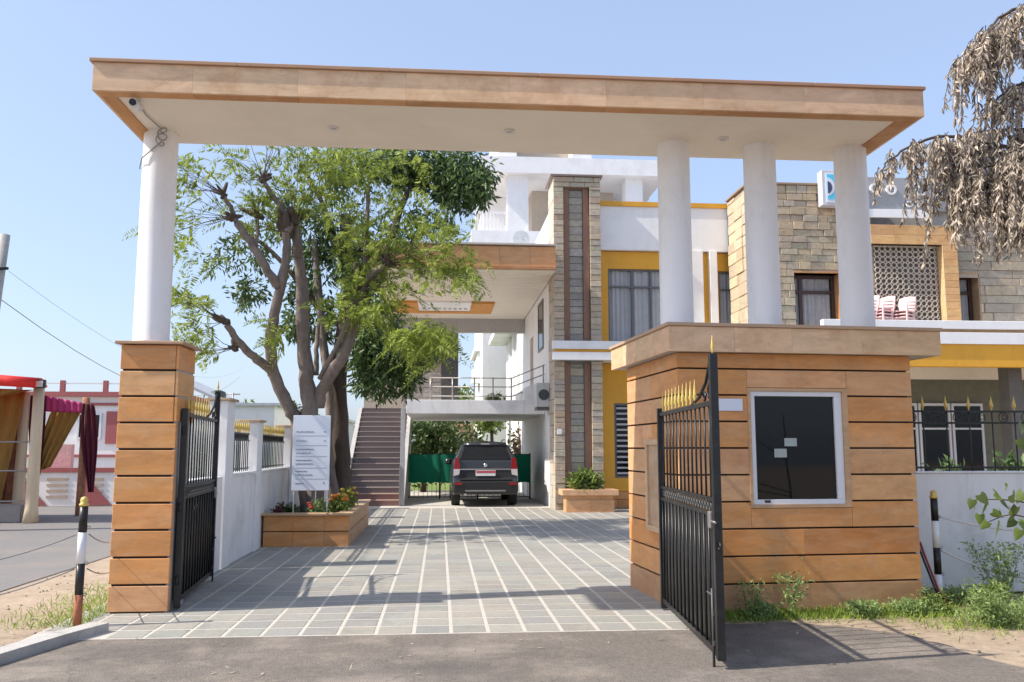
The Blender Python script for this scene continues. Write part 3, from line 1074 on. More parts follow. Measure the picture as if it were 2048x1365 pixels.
# ground floor
W3 = (4.69, 5.95, .8, 2.8)
yw = MB()
yw.box(4.27, W3[0], FY + .15, 23.74, .45, 3.885).box(W3[0], W3[1], FY + .15, 23.74, W3[3], 3.885)
yw.box(W3[1], 9.0, FY + .15, 23.74, .45, 3.885).box(W3[0], W3[1], FY + .15, 23.74, .45, W3[2])
yw.build('ochre_wall', YEL, mbd)
for a, b in ((4.27, 4.75), (4.75, 5.3), (5.3, 6.1), (6.1, 7.0)):
    for c, d in ((0.01, .22), (.23, .44)):
        piece('plinth_slab', a + .003, b - .003, FY + .12, FY + .15, c, d, SAND, mbd, .003, jit(S_ORG, .08))
fo = window(mbd, W3[0], W3[1], FY + .17, W3[2], W3[3], [5.2, 5.7], [], GREYM, .06, False, GLASS)
for k in range(13):
    z = W3[2] + .1 + k * .145
    B(W3[0] + .06, 5.19, FY + .12, FY + .168, z, z + .05).build('louvre', mat('pale_louvre', (.45, .45, .47), .4, bump=0), mbd)

# --- stone tower
ST = [(.43, .36, .275), (.46, .38, .29), (.41, .35, .27), (.45, .36, .26), (.43, .37, .3)]


def ashlar(par, ax, a0, a1, z0, z1, dpos, rowh, lmin, lmax, proud=.03, pal=ST, holes=(), flip=-1, thick=.05, name='stone_block'):
    """courses of blocks. ax 'x': wall plane y = dpos, blocks run along x; ax 'y': plane x = dpos"""
    z = z0
    while z < z1 - .04:
        h = min(rowh * random.uniform(.85, 1.15), z1 - z)
        if z1 - z - h < .06: h = z1 - z
        a = a0
        while a < a1 - .02:
            l = random.uniform(lmin, lmax)
            if a1 - a - l < lmin * .6: l = a1 - a
            spans = [(a, a + l)]
            for (h0, h1, k0, k1) in holes:
                if z + h * .5 > k0 and z + h * .5 < k1:
                    ns = []
                    for (p, q) in spans:
                        if q <= h0 or p >= h1: ns.append((p, q))
                        else:
                            if p < h0: ns.append((p, h0))
                            if q > h1: ns.append((h1, q))
                    spans = ns
            pr_ = round(random.choice((0, .3, .6, 1)) * proud, 3)
            for (p, q) in spans:
                if q - p < .04: continue
                c = jit(random.choice(pal), .08)
                if ax == 'x':
                    piece(name, p + .005, q - .005, dpos + flip * pr_, dpos - flip * thick, z + .005, z + h - .005, ASHLAR, par, .008, c)
                else:
                    piece(name, dpos + flip * pr_, dpos - flip * thick, p + .005, q - .005, z + .005, z + h - .005, ASHLAR, par, .008, c)
            a += l
        z += h


tw = thing('stone_tower', 'tall stone faced tower with a recessed vertical panel, left end of the hotel facade', 'tower', (3.62, 22.85, 0))
B(3.03, 4.22, 23.05, 24.0, 0, 8.85).build('tower_core', GREYPL, tw)
for a, b in ((3.03, 3.24), (3.99, 4.22)):
    B(a, b, 22.85, 23.048, 0, 8.85).build('tower_core', GREYPL, tw)
B(3.241, 3.989, 22.87, 23.048, 8.64, 8.85).build('tower_core', GREYPL, tw)
for z0, z1 in ((0, 3.88), (4.40, 8.62)):
    ashlar(tw, 'x', 2.98, 3.26, z0, z1, 22.83, .17, .28, .3)
    ashlar(tw, 'x', 3.97, 4.27, z0, z1, 22.83, .17, .28, .32)
ashlar(tw, 'x', 2.98, 4.27, 8.63, 8.9, 22.83, .135, .3, .6)
for z0, z1 in ((.0, 3.86), (4.42, 8.6)):
    piece('rust_strip', 3.262, 3.42, 22.93, 22.97, z0, z1, RUSTP, tw, .004)
    piece('rust_strip', 3.80, 3.968, 22.93, 22.97, z0, z1, RUSTP, tw, .004)
    ashlar(tw, 'x', 3.421, 3.799, z0, z1 - .04, 22.985, .2, .37, .4, .02, [(.34, .31, .27), (.38, .34, .27), (.31, .29, .25)], name='grey_slab')
piece('rust_strip', 3.262, 3.968, 22.93, 22.97, 8.6, 8.63, RUSTP, tw, .004)
ashlar(tw, 'y', 22.86, 24.0, 0, 8.9, 3.0, .34, .5, .6, .02, [(.5, .42, .33), (.45, .4, .33)])  # paler stones: the sunlit look of this side is in their colour
piece('coping_slab', 2.9, 4.33, 22.76, 24.05, 8.905, 8.96, COPING, tw, .006, (.2, .15, .13))
piece('meter_box', 3.05, 3.17, 22.77, 22.8, 1.95, 2.08, ALU, tw, .006)

# --- right stone block
sbk = thing('stone_wing', 'stone block wall with recessed windows behind the three white columns', 'building', (9.5, 21.5, 0))
SW = [(.42, .345, .245), (.39, .325, .24), (.44, .35, .24), (.37, .32, .245), (.41, .35, .265)]
sy = 21.5
WA, WB = (9.05, 10.28, 4.3, 6.08), (13.22, 14.05, 4.3, 6.12)
cr_ = MB()
cr_.box(7.985, WA[0] - .02, sy + .03, 23.2, 4.3, 8.38).box(WA[0] - .02, WA[1] + .02, sy + .03, 23.2, WA[3], 8.38).box(WA[1] + .02, 11.2, sy + .03, 23.2, 4.3, 8.38)
cr_.box(WA[0], WA[1], sy + .6, 23.2, 4.2, WA[3] - .01)
cr_.build('wing_core', GREYPL, sbk)
cr_ = MB()
cr_.box(11.21, 12.9, sy + .5, 23.2, 4.3, 8.1).box(12.91, WB[0] - .02, sy + .03, 23.2, 4.3, 8.1).box(WB[0] - .02, WB[1] + .02, sy + .03, 23.2, WB[3], 8.1)
cr_.box(WB[1] + .02, 18, sy + .03, 23.2, 4.3, 8.1).box(WB[0], WB[1], sy + .6, 23.2, 4.2, WB[3] - .01)
cr_.build('wing_core', GREYPL, sbk)
ashlar(sbk, 'x', 7.9, 11.2, 4.5, 8.4, sy, .19, .26, .46, .035, SW, [WA])
ashlar(sbk, 'y', 21.52, 23.2, 4.3, 8.4, 7.93, .3, .45, .6, .03, [(.55, .42, .28), (.5, .4, .28)])
piece('coping_slab', 7.86, 11.22, sy - .06, 23.2, 8.405, 8.46, COPING, sbk, .006, (.33, .22, .15))
for (w, rv) in ((WA, (.5, .24, .09)), (WB, (.3, .2, .12))):
    piece('reveal_slab', w[0], w[1], sy - .02, sy + .59, w[3], w[3] + .05, SAND, sbk, .003, rv)
    piece('reveal_slab', w[1] - .03, w[1], sy - .0, sy + .59, 4.3, w[3] - .002, SAND, sbk, .003, rv)
    window(sbk, w[0], w[1] - .03, sy + .3, 4.35, w[3] - .005, [w[0] + (.28 if w is WA else .0)] if w is WA else [], [w[3] - .45], BRONZE, .09, True, CLEARG,
           mat('dim_curtain', (.6, .54, .55), .9, bump=.1))
# far right part of stone wall
sb2 = thing('stone_wing', 'grey stone wall at the far right behind the drooping dry branches', 'building', (15, 21.5, 0))
ashlar(sb2, 'x', 13.33, 16.6, 4.5, 8.1, sy, .215, .5, 1.1, .03, [(.38, .32, .24), (.34, .30, .24), (.40, .34, .25)], [WB])
piece('coping_slab', 13.3, 16.7, sy - .06, sy + .1, 8.105, 8.15, COPING, sb2, .006, (.3, .22, .16))
# jali frame
jl = thing('lattice_screen', 'cast lattice screen in an orange sandstone frame above the balcony', 'screen', (12.1, 21.4, 4.3))
JO = (.62, .36, .15)
for a, b in ((11.0, 11.65), (11.65, 12.3), (12.3, 13.31)):
    piece('stone_slab', a + .002, b - .002, 21.2, 21.24, 6.82, 7.06, SAND, jl, .004, jit(JO, .06))
    piece('stone_slab', a + .002, b - .002, 21.2, 21.24, 7.065, 7.32, SAND, jl, .004, jit(JO, .06))
B(11.0, 13.31, 21.245, 21.49, 6.83, 7.31).build('beam_core', DARKGAP, jl)
for k in range(13):
    piece('stone_slab', 12.94, 13.31, 21.2, 21.24, 4.4 + k * .186, 4.58 + k * .186, SAND, jl, .004, jit(JO, .07))
B(12.95, 13.3, 21.245, 21.49, 4.4, 6.82).build('post_core', DARKGAP, jl)
piece('post_side', 12.91, 12.938, 21.2, 21.49, 4.4, 6.818, SAND, jl, .004, (.62, .42, .22))
lat = MB()
R_ = .075
for i in range(12):
    for j in range(17):
        x, z = 11.25 + i * .15, 4.45 + j * .143
        if x > 12.85 or z > 6.78: continue
        lat.ring((x, 21.42, z), R_ * .93, .016, 10, 4)
        lat.ring((x + .075, 21.43, z + .0715), R_ * .5, .013, 8, 4)
lat.box(11.15, 12.9, 21.40, 21.46, 4.35, 4.38).box(11.15, 12.9, 21.4, 21.46, 6.79, 6.815)
lat.build('lattice', mat('lattice_concrete', (.52, .45, .37), .85, .15, 8, bump=.3), jl, kind='stuff')
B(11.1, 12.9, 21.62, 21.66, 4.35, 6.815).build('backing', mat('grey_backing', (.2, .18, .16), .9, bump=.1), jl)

# --- roof sign
sg = thing('roof_sign', 'blue and white lightbox sign on the hotel roof edge, grey raised lettering panel beside it', 'sign', (12, 21.3, 7.7))
B(9.74, 10.62, 21.15, 21.42, 7.79, 8.72, .01).build('lightbox_case', mat('sign_case', (.55, .55, .6), .5, bump=0), sg)
B(9.83, 10.54, 21.135, 21.149, 7.86, 8.65).build('lightbox_face', BOARDM, sg)
B(9.87, 10.5, 21.125, 21.134, 7.94, 8.60).build('blue_panel', mat('sign_cyan', (.10, .55, .80), .4, .02, 3, bump=0), sg)
hc = [(9.872 + .19 * math.sin(math.pi * k / 20), 8.27 - .24 * math.cos(math.pi * k / 20)) for k in range(21)]
MB().prism(hc, 21.119, 21.124, 'y').build('white_disc', BOARDM, sg, fixn=True)
hc = [(9.872 + .12 * math.sin(math.pi * k / 20), 8.25 - .16 * math.cos(math.pi * k / 20)) for k in range(21)]
MB().prism(hc, 21.113, 21.118, 'y').build('dark_disc', mat('sign_dark', (.06, .06, .12), .5, bump=0), sg, fixn=True)
B(10.63, 13.9, 21.3, 21.42, 7.75, 8.62, .01).build('lettering_panel', mat('sign_grey', (.34, .35, .37), .6, .04, 3, bump=0), sg)
LETM = mat('letter_white', (.8, .8, .82), .5, .02, 3, bump=0)


def glyph(ch, x, z, h):
    cu = bpy.data.curves.new('letter', 'FONT')
    cu.body = ch; cu.size = h * 1.75; cu.extrude = .03; cu.resolution_u = 3
    o = bpy.data.objects.new('letter', cu)
    COL.objects.link(o)
    dg = bpy.context.evaluated_depsgraph_get()
    me = bpy.data.meshes.new_from_object(o.evaluated_get(dg))
    bpy.data.objects.remove(o)
    me.materials.clear(); me.materials.append(LETM)
    put('letter', me, sg, (x, 21.26, z), rot=(math.pi / 2, 0, 0))


for ch, x, z, h in (('o', 11.05, 8.16, .34), ('o', 11.48, 8.14, .34), ('o', 12.3, 8.14, .34), ('l', 12.85, 8.0, .42),
                    ('o', 12.02, 7.82, .2), ('t', 12.28, 7.82, .2), ('e', 12.78, 7.86, .2)):
    glyph(ch, x, z, h)
B(10.9, 12.55, 21.22, 21.29, 7.52, 7.74, .006).build('ledge', WHITE, sg)

# --- balcony
bc = thing('balcony', 'white balcony slab with ochre fascia above the porch on the right', 'balcony', (12, 19.8, 3.4))
BX = 9.0
B(BX, 18, 19.8, 19.98, 4.42, 4.62, .008).build('kerb', WHITE, bc)
B(BX, 18, 19.985, 21.46, 4.3, 4.42).build('slab', WHITE, bc)
B(BX, 18, 19.9, 19.98, 4.34, 4.418).build('trim_strip', mat('tan_trim', (.5, .32, .16), .6), bc)
B(BX, 18, 19.8, 19.98, 4.06, 4.338, .006).build('white_fascia', WHITE, bc)
B(BX, 18, 19.86, 20.1, 3.52, 4.056, .004).build('ochre_beam', YEL, bc)
B(BX + .1, 18, 20.102, 23.6, 4.0, 4.3).build('porch_ceiling', SOFFIT, bc)
B(BX + .1, 18, 22.0, 22.2, 3.4, 3.998).build('cross_beam', SOFFIT, bc)
B(13.85, 14.2, 20.3, 20.7, 0, 3.999, .006).build('porch_post', mat('dark_stone_post', (.12, .11, .10), .8), bc)
B(17.0, 17.3, 20.3, 20.7, 0, 3.999, .006).build('porch_post', mat('dark_stone_post', (.12, .11, .10), .8), bc)
pg = thing('porch_front', 'dim glazed ground floor front under the ochre balcony beam', 'shopfront', (13, 23.1, 0))
B(9.02, 18, 23.22, 23.4, 0, 3.99).build('rear_wall', mat('olive_wall', (.2, .19, .14), .8), pg)
for i in range(4):
    a = 11.2 + i * .95
    f_ = MB()
    for q in ((a, a + .9, .05, .12), (a, a + .9, 2.75, 2.82), (a, a + .06, .12, 2.75), (a + .84, a + .9, .12, 2.75), (a + .06, a + .84, 2.1, 2.15)):
        f_.box(q[0], q[1], 23.1, 23.2, q[2], q[3])
    f_ = f_.build('window_frame', ALU, pg)
    B(a + .06, a + .84, 23.14, 23.15, .12, 2.75).build('pane', GLASS, f_)
for i in range(6):
    shrub('hedge_plant', ['dark spiky shrub behind the right railing, nearest the booth', 'second dark shrub behind the right railing',
                          'third dark shrub behind the right railing', 'dark shrub at the foot of the porch post', 'tall dark shrub right of the porch post',
                          'outermost dark shrub behind the right railing'][i], 'shrub', (7.3 + i * .95, 13.8 + random.uniform(-.3, .3), 0), (.45, .3, .62 + .1 * (i % 3)), 120, LEAF2, .17,
          grp='shrubs behind the right railing')


# --- plastic chairs on the balcony
def chair(x, y, z, rz, label, first=[None]):
    t = thing('plastic_chair', label, 'chair', (x, y, z), rz, 'stacked plastic chairs on the balcony')
    if first[0] is None:
        seat = MB().box(-.23, .23, -.22, .22, .40, .43, .012)
        back = MB().grid(lambda u, v: (-.22 + .44 * u, .21 + .14 * v + .03 * math.sin(u * 3.14), .43 + .42 * v - .04 * (2 * u - 1) ** 2 * v), 8, 5)
        me = [seat.mesh('seat', PLASTIC), back.mesh('backrest', PLASTIC)]
        arm = MB().tube([(-.25, -.2, .0), (-.25, -.18, .62), (-.25, .2, .66)], .02, 6).mesh('armrest', PLASTIC)
        arm2 = MB().tube([(.25, -.2, .0), (.25, -.18, .62), (.25, .2, .66)], .02, 6).mesh('armrest', PLASTIC)
        leg = [MB().tube([(s * .2, .17, .41), (s * .24, .25, 0)], .022, 6).mesh('leg', PLASTIC) for s in (-1, 1)]
        first[0] = (me, arm, arm2, leg)
    me, arm, arm2, leg = first[0]
    put('seat', me[0], t, local=True)
    o = put('backrest', me[1], t, local=True)
    md = o.modifiers.new('t', 'SOLIDIFY'); md.thickness = .02
    put('armrest', arm, t, local=True); put('armrest', arm2, t, local=True)
    for l in leg: put('leg', l, t, local=True)


lv = ['lowest', 'second', 'topmost']
for s_, (x, nm) in enumerate(((10.55, 'left stack behind the rightmost column'), (10.98, 'middle stack'), (11.55, 'right stack'))):
    for k in range(3):
        chair(x + k * .02, 20.95 + .02 * k, 4.42 + k * .085, math.radians(-72 + 8 * s_), '%s pink and white plastic chair of the %s' % (lv[k], nm))

# ================================================================== PORTICO, BRIDGE, STAIRS
po = thing('portico', 'deep flat porch roof with sandstone fascia left of the stone tower', 'porch roof', (.5, 22.4, 6.2))
QX0 = -1.95
B(QX0 + .03, 2.97, 22.36, 31.6, 6.25, 6.84).build('roof_slab', WHITE, po)
xs = [QX0, -1.1, -.2, .7, 1.5, 2.3, 2.975]
for p, q in zip(xs, xs[1:]):
    piece('fascia_slab', p + .002, q - .002, 22.3, 22.34, 6.30, 6.82, SAND, po, .004, jit((.58, .29, .12), .08))
piece('fascia_edge', QX0, 2.975, 22.28, 22.359, 6.22, 6.295, SAND, po, .004, (.45, .2, .08))
piece('coping_slab', QX0 - .04, 2.975, 22.22, 22.5, 6.85, 6.9, COPING, po, .004, (.55, .5, .45))
piece('fascia_slab', QX0, QX0 + .03, 22.36, 31.6, 6.3, 6.82, SAND, po, .004, jit(S_ORG))
for k in range(25):
    y = 22.4 + k * .365
    piece('ceiling_board', QX0 + .04, 2.97, y, y + .32, 6.205, 6.245, SOFFIT, po, .006)
RG = mat('orange_ceiling_panel', (.62, .26, .05), .6, .08, 3, bump=.05)
for q in ((-1.52, -.75, 27.3, 29.4), (.95, 1.68, 27.3, 29.4), (-.748, .948, 29.0, 29.4)):
    B(q[0], q[1], q[2], q[3], 6.13, 6.203).build('ceiling_frame', RG, po)
B(-.745, .945, 27.3, 28.95, 6.15, 6.2).build('ceiling_tray', WHITE, po)
for k in range(9):
    piece('tray_slot', -.62 + k * .17, -.52 + k * .17, 28.3, 28.6, 6.142, 6.149, GREYPL, po, 0)
B(QX0 + .03, 2.97, 31.0, 31.3, 5.72, 6.2).build('rear_beam', GREYPL, po)
B(-2.7, .62, 31.32, 31.5, 2.97, 6.2).build('rear_wall', mat('beige_wall', (.4, .35, .29), .8, dirt=((.3, .27, .23), .6)), po)
B(.02, .62, 31.2, 31.315, 2.97, 5.3).build('dark_door', mat('grey_door', (.07, .07, .075), .5), po)
pw = thing('landing_wall', 'low stone faced wall at the back of the upper landing left of the dark door', 'wall', (-.5, 29.5, 2.97))
B(-1.25, -.02, 29.47, 29.6, 2.97, 4.1).build('wall_core', GREYPL, pw)
ashlar(pw, 'x', -1.25, .0, 2.97, 4.1, 29.45, .16, .25, .4, .02, [(.3, .27, .25), (.26, .24, .23)])

br = thing('footbridge', 'white concrete landing bridge above the parked SUV', 'bridge', (.8, 25, 2.56))
B(-.97, 2.4, 25.0, 31.6, 2.57, 2.96, .008).build('deck', WEATHER, br)
MB().prism([(2.402, 2.57), (2.99, 2.57), (2.99, 3.47), (2.62, 3.42), (2.4, 3.30), (2.402, 2.96)], 25.0, 28.0, 'y').build('side_upstand', WEATHER, br, fixn=True)
B(2.402, 2.99, 28.01, 31.6, 2.57, 2.96).build('deck', WEATHER, br)
B(-2.62, -.972, 30.0, 31.3, 2.7, 2.96).build('deck', GREYPL, br)
rl = thing('landing_railing', 'thin steel railing along the bridge edge above the SUV', 'railing', (.9, 26, 2.96))
for z in (3.12, 3.4, 3.66):
    MB().tube([(-.3, 25.9, z), (2.1, 25.9, z), (2.93, 24.6, z + .28)], .017, 6).build('rail', STEEL, rl)
for x in (-.3, .35, 1.0, 1.55, 2.1):
    MB().tube([(x, 25.9, 2.96), (x, 25.9, 3.68)], .02, 6).build('post', STEEL, rl)
MB().tube([(2.9, 24.6, 3.3), (2.9, 24.6, 3.94)], .02, 6).build('post', STEEL, rl)
shrub('balcony_plant', 'small green plant trailing over the bridge edge behind the railing', 'plant', (1.62, 26.2, 2.96), (.3, .12, .12), 40, WEED, .1)

st = thing('staircase', 'brown stone staircase climbing between the trees and the SUV', 'stairs', (-1.85, 24.9, 0))
NS = 18
STC = mat('brown_granite', rough=.6, var=.14, scale=30, objcol=True, objvar=.06, bump=.1)
for k in range(NS):
    z1 = 2.96 * (k + 1) / NS
    y0 = 24.9 + k * .29
    piece('tread', -2.62, -1.1, y0 - .025, y0 + .29, z1 - .035, z1, STC, st, .006, (.25, .205, .195) if k > 1 else (.36, .24, .2))
    piece('riser', -2.6, -1.102, y0, y0 + .289, z1 - .164, z1 - .037, STC, st, .003, (.18, .145, .14) if k > 1 else (.27, .15, .13))
MB().prism([(24.85, 0), (30.1, 0), (30.1, 2.955), (29.9, 2.955), (24.95, .2)], -2.75, -2.625, 'x').build('stringer_wall', GREYPL, st, fixn=True)
MB().prism([(24.92, 0), (30.1, 0), (30.1, 2.955), (29.9, 2.955), (24.95, .2)], -1.098, -.98, 'x').build('stringer_wall', GREYPL, st, fixn=True)
B(-1.1, -.98, 24.78, 24.91, 0, 2.72, .006).build('end_post', GREYPL, st)
B(-1.12, -1.09, 24.7, 24.775, .0, 1.1, .004).build('handrail_post', STEEL, st)

acu = thing('air_conditioner', 'grey white air conditioner unit fixed to the side wall above the SUV', 'air conditioner', (2.75, 24.3, 2.75))
B(2.62, 2.99, 23.9, 24.55, 2.72, 3.38, .012).build('casing', mat('ac_casing', (.55, .56, .55), .5, bump=0), acu)
MB().lathe((2.83, 23.9, 3.05), [(.15, 0), (.15, .012)], 24, axis='y').build('fan_grille', mat('ac_dark', (.06, .07, .08), .6, bump=0), acu)
B(2.64, 2.99, 23.95, 24.5, 2.64, 2.715).build('bracket', GREYM, acu)

# right planter by the tower
p2 = thing('planter', 'small sandstone planter at the foot of the stone tower', 'planter', (3.75, 22.3, 0))
B(3.16, 4.34, 21.95, 22.55, 0, .55).build('body', SAND, p2, color=(.58, .30, .13))
for a, b in ((3.14, 3.75), (3.752, 4.36)):
    piece('stone_slab', a, b, 21.92, 21.948, .0, .3, SAND, p2, .003, jit((.62, .33, .16)))
for a, b in ((3.04, 3.75), (3.752, 4.46)):
    piece('rim_slab', a, b, 21.86, 22.6, .42, .56, SAND, p2, .006, jit((.62, .36, .2)))
shrub('potted_shrub', 'leafy green shrub growing in the small planter at the tower', 'plant', (3.66, 22.2, .5), (.42, .2, .24), 70, WEED, .2)

# rear mesh fence
rf = thing('mesh_fence', 'low fence draped with green shade netting behind the SUV', 'fence', (.9, 28, 0))
NET = mat('green_net', (.0, .19, .105), .7, .2, 20, bump=.3, trans=.3)
for a, b in ((-1.0, .0), (.02, 1.2), (1.22, 2.86)):
    MB().grid(lambda u, v: (a + (b - a) * u, 28 + .02 * math.sin(u * 17 + v * 2), .52 + .88 * v + .015 * math.sin(u * 23)), 20, 4).build('netting', NET, rf)
    B(a, b, 28.03, 28.06, 1.39, 1.42).build('rail', BLACKM, rf)
    B(a, b, 28.03, 28.06, .06, .09).build('rail', BLACKM, rf)
for x in (-1.0, 0, 1.2, 2.86):
    B(x - .025, x + .025, 28.03, 28.08, 0, 1.44).build('post', BLACKM, rf)
bars = MB()
for k in range(28):
    x = -.93 + k * .138
    bars.tube([(x, 28.045, .06), (x, 28.045, .5)], .007, 4)
bars.build('bars', BLACKM, rf, kind='stuff')

# ================================================================== PARKED SUV
CARP = mat('dark_grey_car_paint', (.034, .036, .042), .22, .05, 3, bump=0, spec=.6)
TRIM = mat('black_car_trim', (.012, .012, .013), .6, .1, 20, bump=.1)
TYREM = mat('tyre_rubber', (.012, .012, .012), .85, .1, 30, bump=.3)
REDL = mat('red_tail_lens', (.28, .012, .018), .15, .1, 30, bump=0)
CLRL = mat('clear_lens', (.6, .55, .55), .12, .05, 30, bump=0)
CHROME = mat('chrome_strip', (.55, .55, .57), .2, .02, 10, metal=.9, bump=0)
car = thing('parked_car', 'dark grey SUV parked under the footbridge, seen from behind', 'car', (1.25, 24.15, 0))
CXX, CY0 = 1.25, 24.15


def zt(d):     # roof / bonnet line over distance d from the rear
    pts = [(0, 1.02), (.06, 1.25), (.42, 1.72), (.6, 1.755), (1.4, 1.775), (2.2, 1.74), (2.7, 1.62), (3.45, 1.16), (3.6, 1.12), (4.2, 1.02), (4.45, .88), (4.55, .7)]
    for (a, b), (c, e) in zip(pts, pts[1:]):
        if d <= c: return b + (e - b) * max(0, (d - a)) / (c - a)
    return pts[-1][1]


def wd(d, z):
    w = .925 - .10 * max(0, (z - .85)) ** 1.0
    if z > 1.22: w -= .42 * (z - 1.22) ** 1.05
    if z < .5: w -= .25 * (.5 - z)
    e = 1
    if d < .3: e = .93 + .07 * (d / .3) ** .5
    if d > 3.9: e = 1 - .16 * ((d - 3.9) / .65) ** 2
    return w * e


def ysl(z):    # tailgate slope
    if z < .78: return 0.0 if z > .4 else .05
    if z < 1.25: return .05 + (z - .78) * .12
    return .11 + (z - 1.25) * .72


def sect(y, zs):
    return [(CXX + wd(y, z), z) for z in zs]


body = MB()
NS_ = 26
rows_ = []
ds = [0, .05, .15, .3, .45, .6, .9, 1.3, 1.8, 2.2, 2.5, 2.75, 3.0, 3.25, 3.45, 3.6, 3.9, 4.15, 4.35, 4.5, 4.56]
NZ = 16
for d in ds:
    ring_ = []
    top = 1.76 if d < .55 else zt(d)
    zz = [.34 + (top - .34) * (k / NZ) for k in range(NZ + 1)]
    for z in zz:
        y = CY0 + max(d, 0) + (ysl(z) * max(0, 1 - d / .6))
        ring_.append((CXX + wd(d, z) * (1 if z < top - .001 else .80), y, z if z < top - .001 else z))
    # rounded roof
    w = wd(d, top) * .80
    ring_.append((CXX + w * .5, ring_[-1][1], top + .022))
    full = ring_ + [(2 * CXX - x, y, z) for (x, y, z) in ring_[::-1]]
    rows_.append(full)
n0 = 0
for f_ in rows_:
    body.v += f_
m_ = len(rows_[0])
for i in range(len(rows_) - 1):
    for k in range(m_):
        a, b = i * m_ + k, i * m_ + (k + 1) % m_
        body.f.append((a, b, b + m_, a + m_)); body.sm.append(True)
h_ = m_ // 2
for base_ in (0, (len(rows_) - 1) * m_):
    for k in range(h_ - 1):
        body.f.append((base_ + k, base_ + k + 1, base_ + m_ - 2 - k, base_ + m_ - 1 - k)); body.sm.append(False)
body.build('body', CARP, car, fixn=True)


def gate_patch(x0b, x1b, x0t, x1t, z0, z1, off, name, m, nz=6, th=0.0):
    g = MB()
    g.grid(lambda u, v: (CXX + (x0b + (x0t - x0b) * v) * (1 - u) + (x1b + (x1t - x1b) * v) * u, CY0 + ysl(z0 + (z1 - z0) * v) - off, z0 + (z1 - z0) * v), 4, nz)
    return g.build(name, m, car, solid=th)


gate_patch(-.70, .70, -.56, .56, 1.28, 1.66, .012, 'rear_window', CARGL)
gate_patch(-.72, .72, -.72, .72, .74, .98, .012, 'tailgate_panel', TRIM)
gate_patch(-.60, .60, -.58, .58, 1.668, 1.75, .03, 'spoiler', CARP, 2, .03)
piece('brake_lamp', CXX - .12, CXX + .12, CY0 + .34, CY0 + .37, 1.70, 1.72, CLRL, car, .003)
B(CXX - .70, CXX + .70, CY0 + .045, CY0 + .07, 1.0, 1.035, .006).build('chrome_strip', CHROME, car)
MB().lathe((CXX, CY0 + .085, 1.13), [(.0, .03), (.05, .03), (.055, .0)][::-1], 20, axis='y').build('emblem', CHROME, car, fixn=True)
for s in (-1, 1):
    tl = MB().prism([(s * .70 + CXX, 1.03), (s * .87 + CXX, 1.03), (s * .83 + CXX, 1.33), (s * .73 + CXX, 1.33)], CY0 + .02, CY0 + .2, 'y')
    tl.build('tail_lamp', REDL, car, fixn=True)
    MB().prism([(s * .72 + CXX, .88), (s * .875 + CXX, .84), (s * .872 + CXX, 1.027), (s * .70 + CXX, 1.027)], CY0 + .01, CY0 + .15, 'y').build('reverse_lamp', CLRL, car, fixn=True)
    piece('reflector', CXX + s * .74 - .1, CXX + s * .74 + .1, CY0 - .045, CY0 - .03, .60, .66, REDL, car, .004)
pn = B(CXX - .27, CXX + .27, CY0 + .015, CY0 + .033, .84, .99, .004).build('number_plate', mat('plate_white', (.75, .74, .74), .4, bump=0), car)
B(CXX - .26, CXX + .26, CY0 + .010, CY0 + .0145, .92, .98).build('plate_strip', mat('plate_red', (.5, .06, .08), .5, bump=0), pn)
B(CXX - .90, CXX + .90, CY0 - .03, CY0 + .3, .36, .72, .05).build('bumper', TRIM, car)
B(CXX - .55, CXX + .55, CY0 - .045, CY0 - .028, .42, .46, .005).build('skid_plate', mat('scuffed_grey', (.2, .2, .2), .5), car)
MB().tube([(CXX - .55, CY0 - .04, .34), (CXX - .55, CY0 + .3, .34)], .035, 12).build('exhaust_pipe', CHROME, car)
for s in (-1, 1):
    for d in (.95, 3.65):
        wt = MB().lathe((CXX + s * .80, CY0 + d, .36), [(.24, -.12), (.34, -.12), (.36, -.09), (.36, .09), (.34, .12), (.24, .12)], 28, axis='x').build('wheel', TYREM, car)
        MB().lathe((CXX + s * .80, CY0 + d, .36), [(.05, s * .09), (.235, s * .11), (.238, 0)], 20, axis='x').build('rim', CHROME, wt, fixn=True)
    MB().tube([(CXX + s * .58, CY0 + .7, 1.80), (CXX + s * .59, CY0 + .9, 1.84), (CXX + s * .59, CY0 + 2.0, 1.83), (CXX + s * .58, CY0 + 2.2, 1.77)], .016, 8).build('roof_rail', STEEL, car)
    sw = MB().grid(lambda u, v: (CXX + s * (wd(1.3, 1.26 + .36 * v) + .006), CY0 + .75 + 2.0 * u - .15 * v * (1 - u) - v * .25 * u, 1.26 + .36 * v), 6, 4)
    sw.build('side_window', CARGL, car)
    MB().lathe((CXX + s * .99, CY0 + 2.95, 1.2), [(.02, -.11), (.09, -.07), (.1, 0), (.09, .08), (.02, .11)], 12, axis='x').build('mirror', CARP, car)

# ================================================================== TREES


def limb(par, pts, r0, r1, name='limb', m=BARK, seg_=10, wob=.02):
    P = [Vector(p) for p in pts]
    out, rr = [], []
    n = len(P) - 1
    for i in range(n):
        p0 = P[max(0, i - 1)]; p1 = P[i]; p2 = P[i + 1]; p3 = P[min(n, i + 2)]
        for k in range(5):
            t = k / 5
            q = .5 * ((2 * p1) + (p2 - p0) * t + (2 * p0 - 5 * p1 + 4 * p2 - p3) * t * t + (3 * p1 - p0 - 3 * p2 + p3) * t ** 3)
            f = (i + t) / n
            q += Vector((random.gauss(0, wob), random.gauss(0, wob), 0)) * min(1, f * 4) * .5
            out.append(q); rr.append((r0 + (r1 - r0) * f) * random.uniform(.95, 1.06))
    out.append(P[-1]); rr.append(r1)
    mb = MB().tube(out, rr, seg_)
    return mb.build(name, m, par)


def c3(x, y, d):     # crop measurement -> world
    return at(x / 2.438 + 350, y / 2.438 + 270, d)


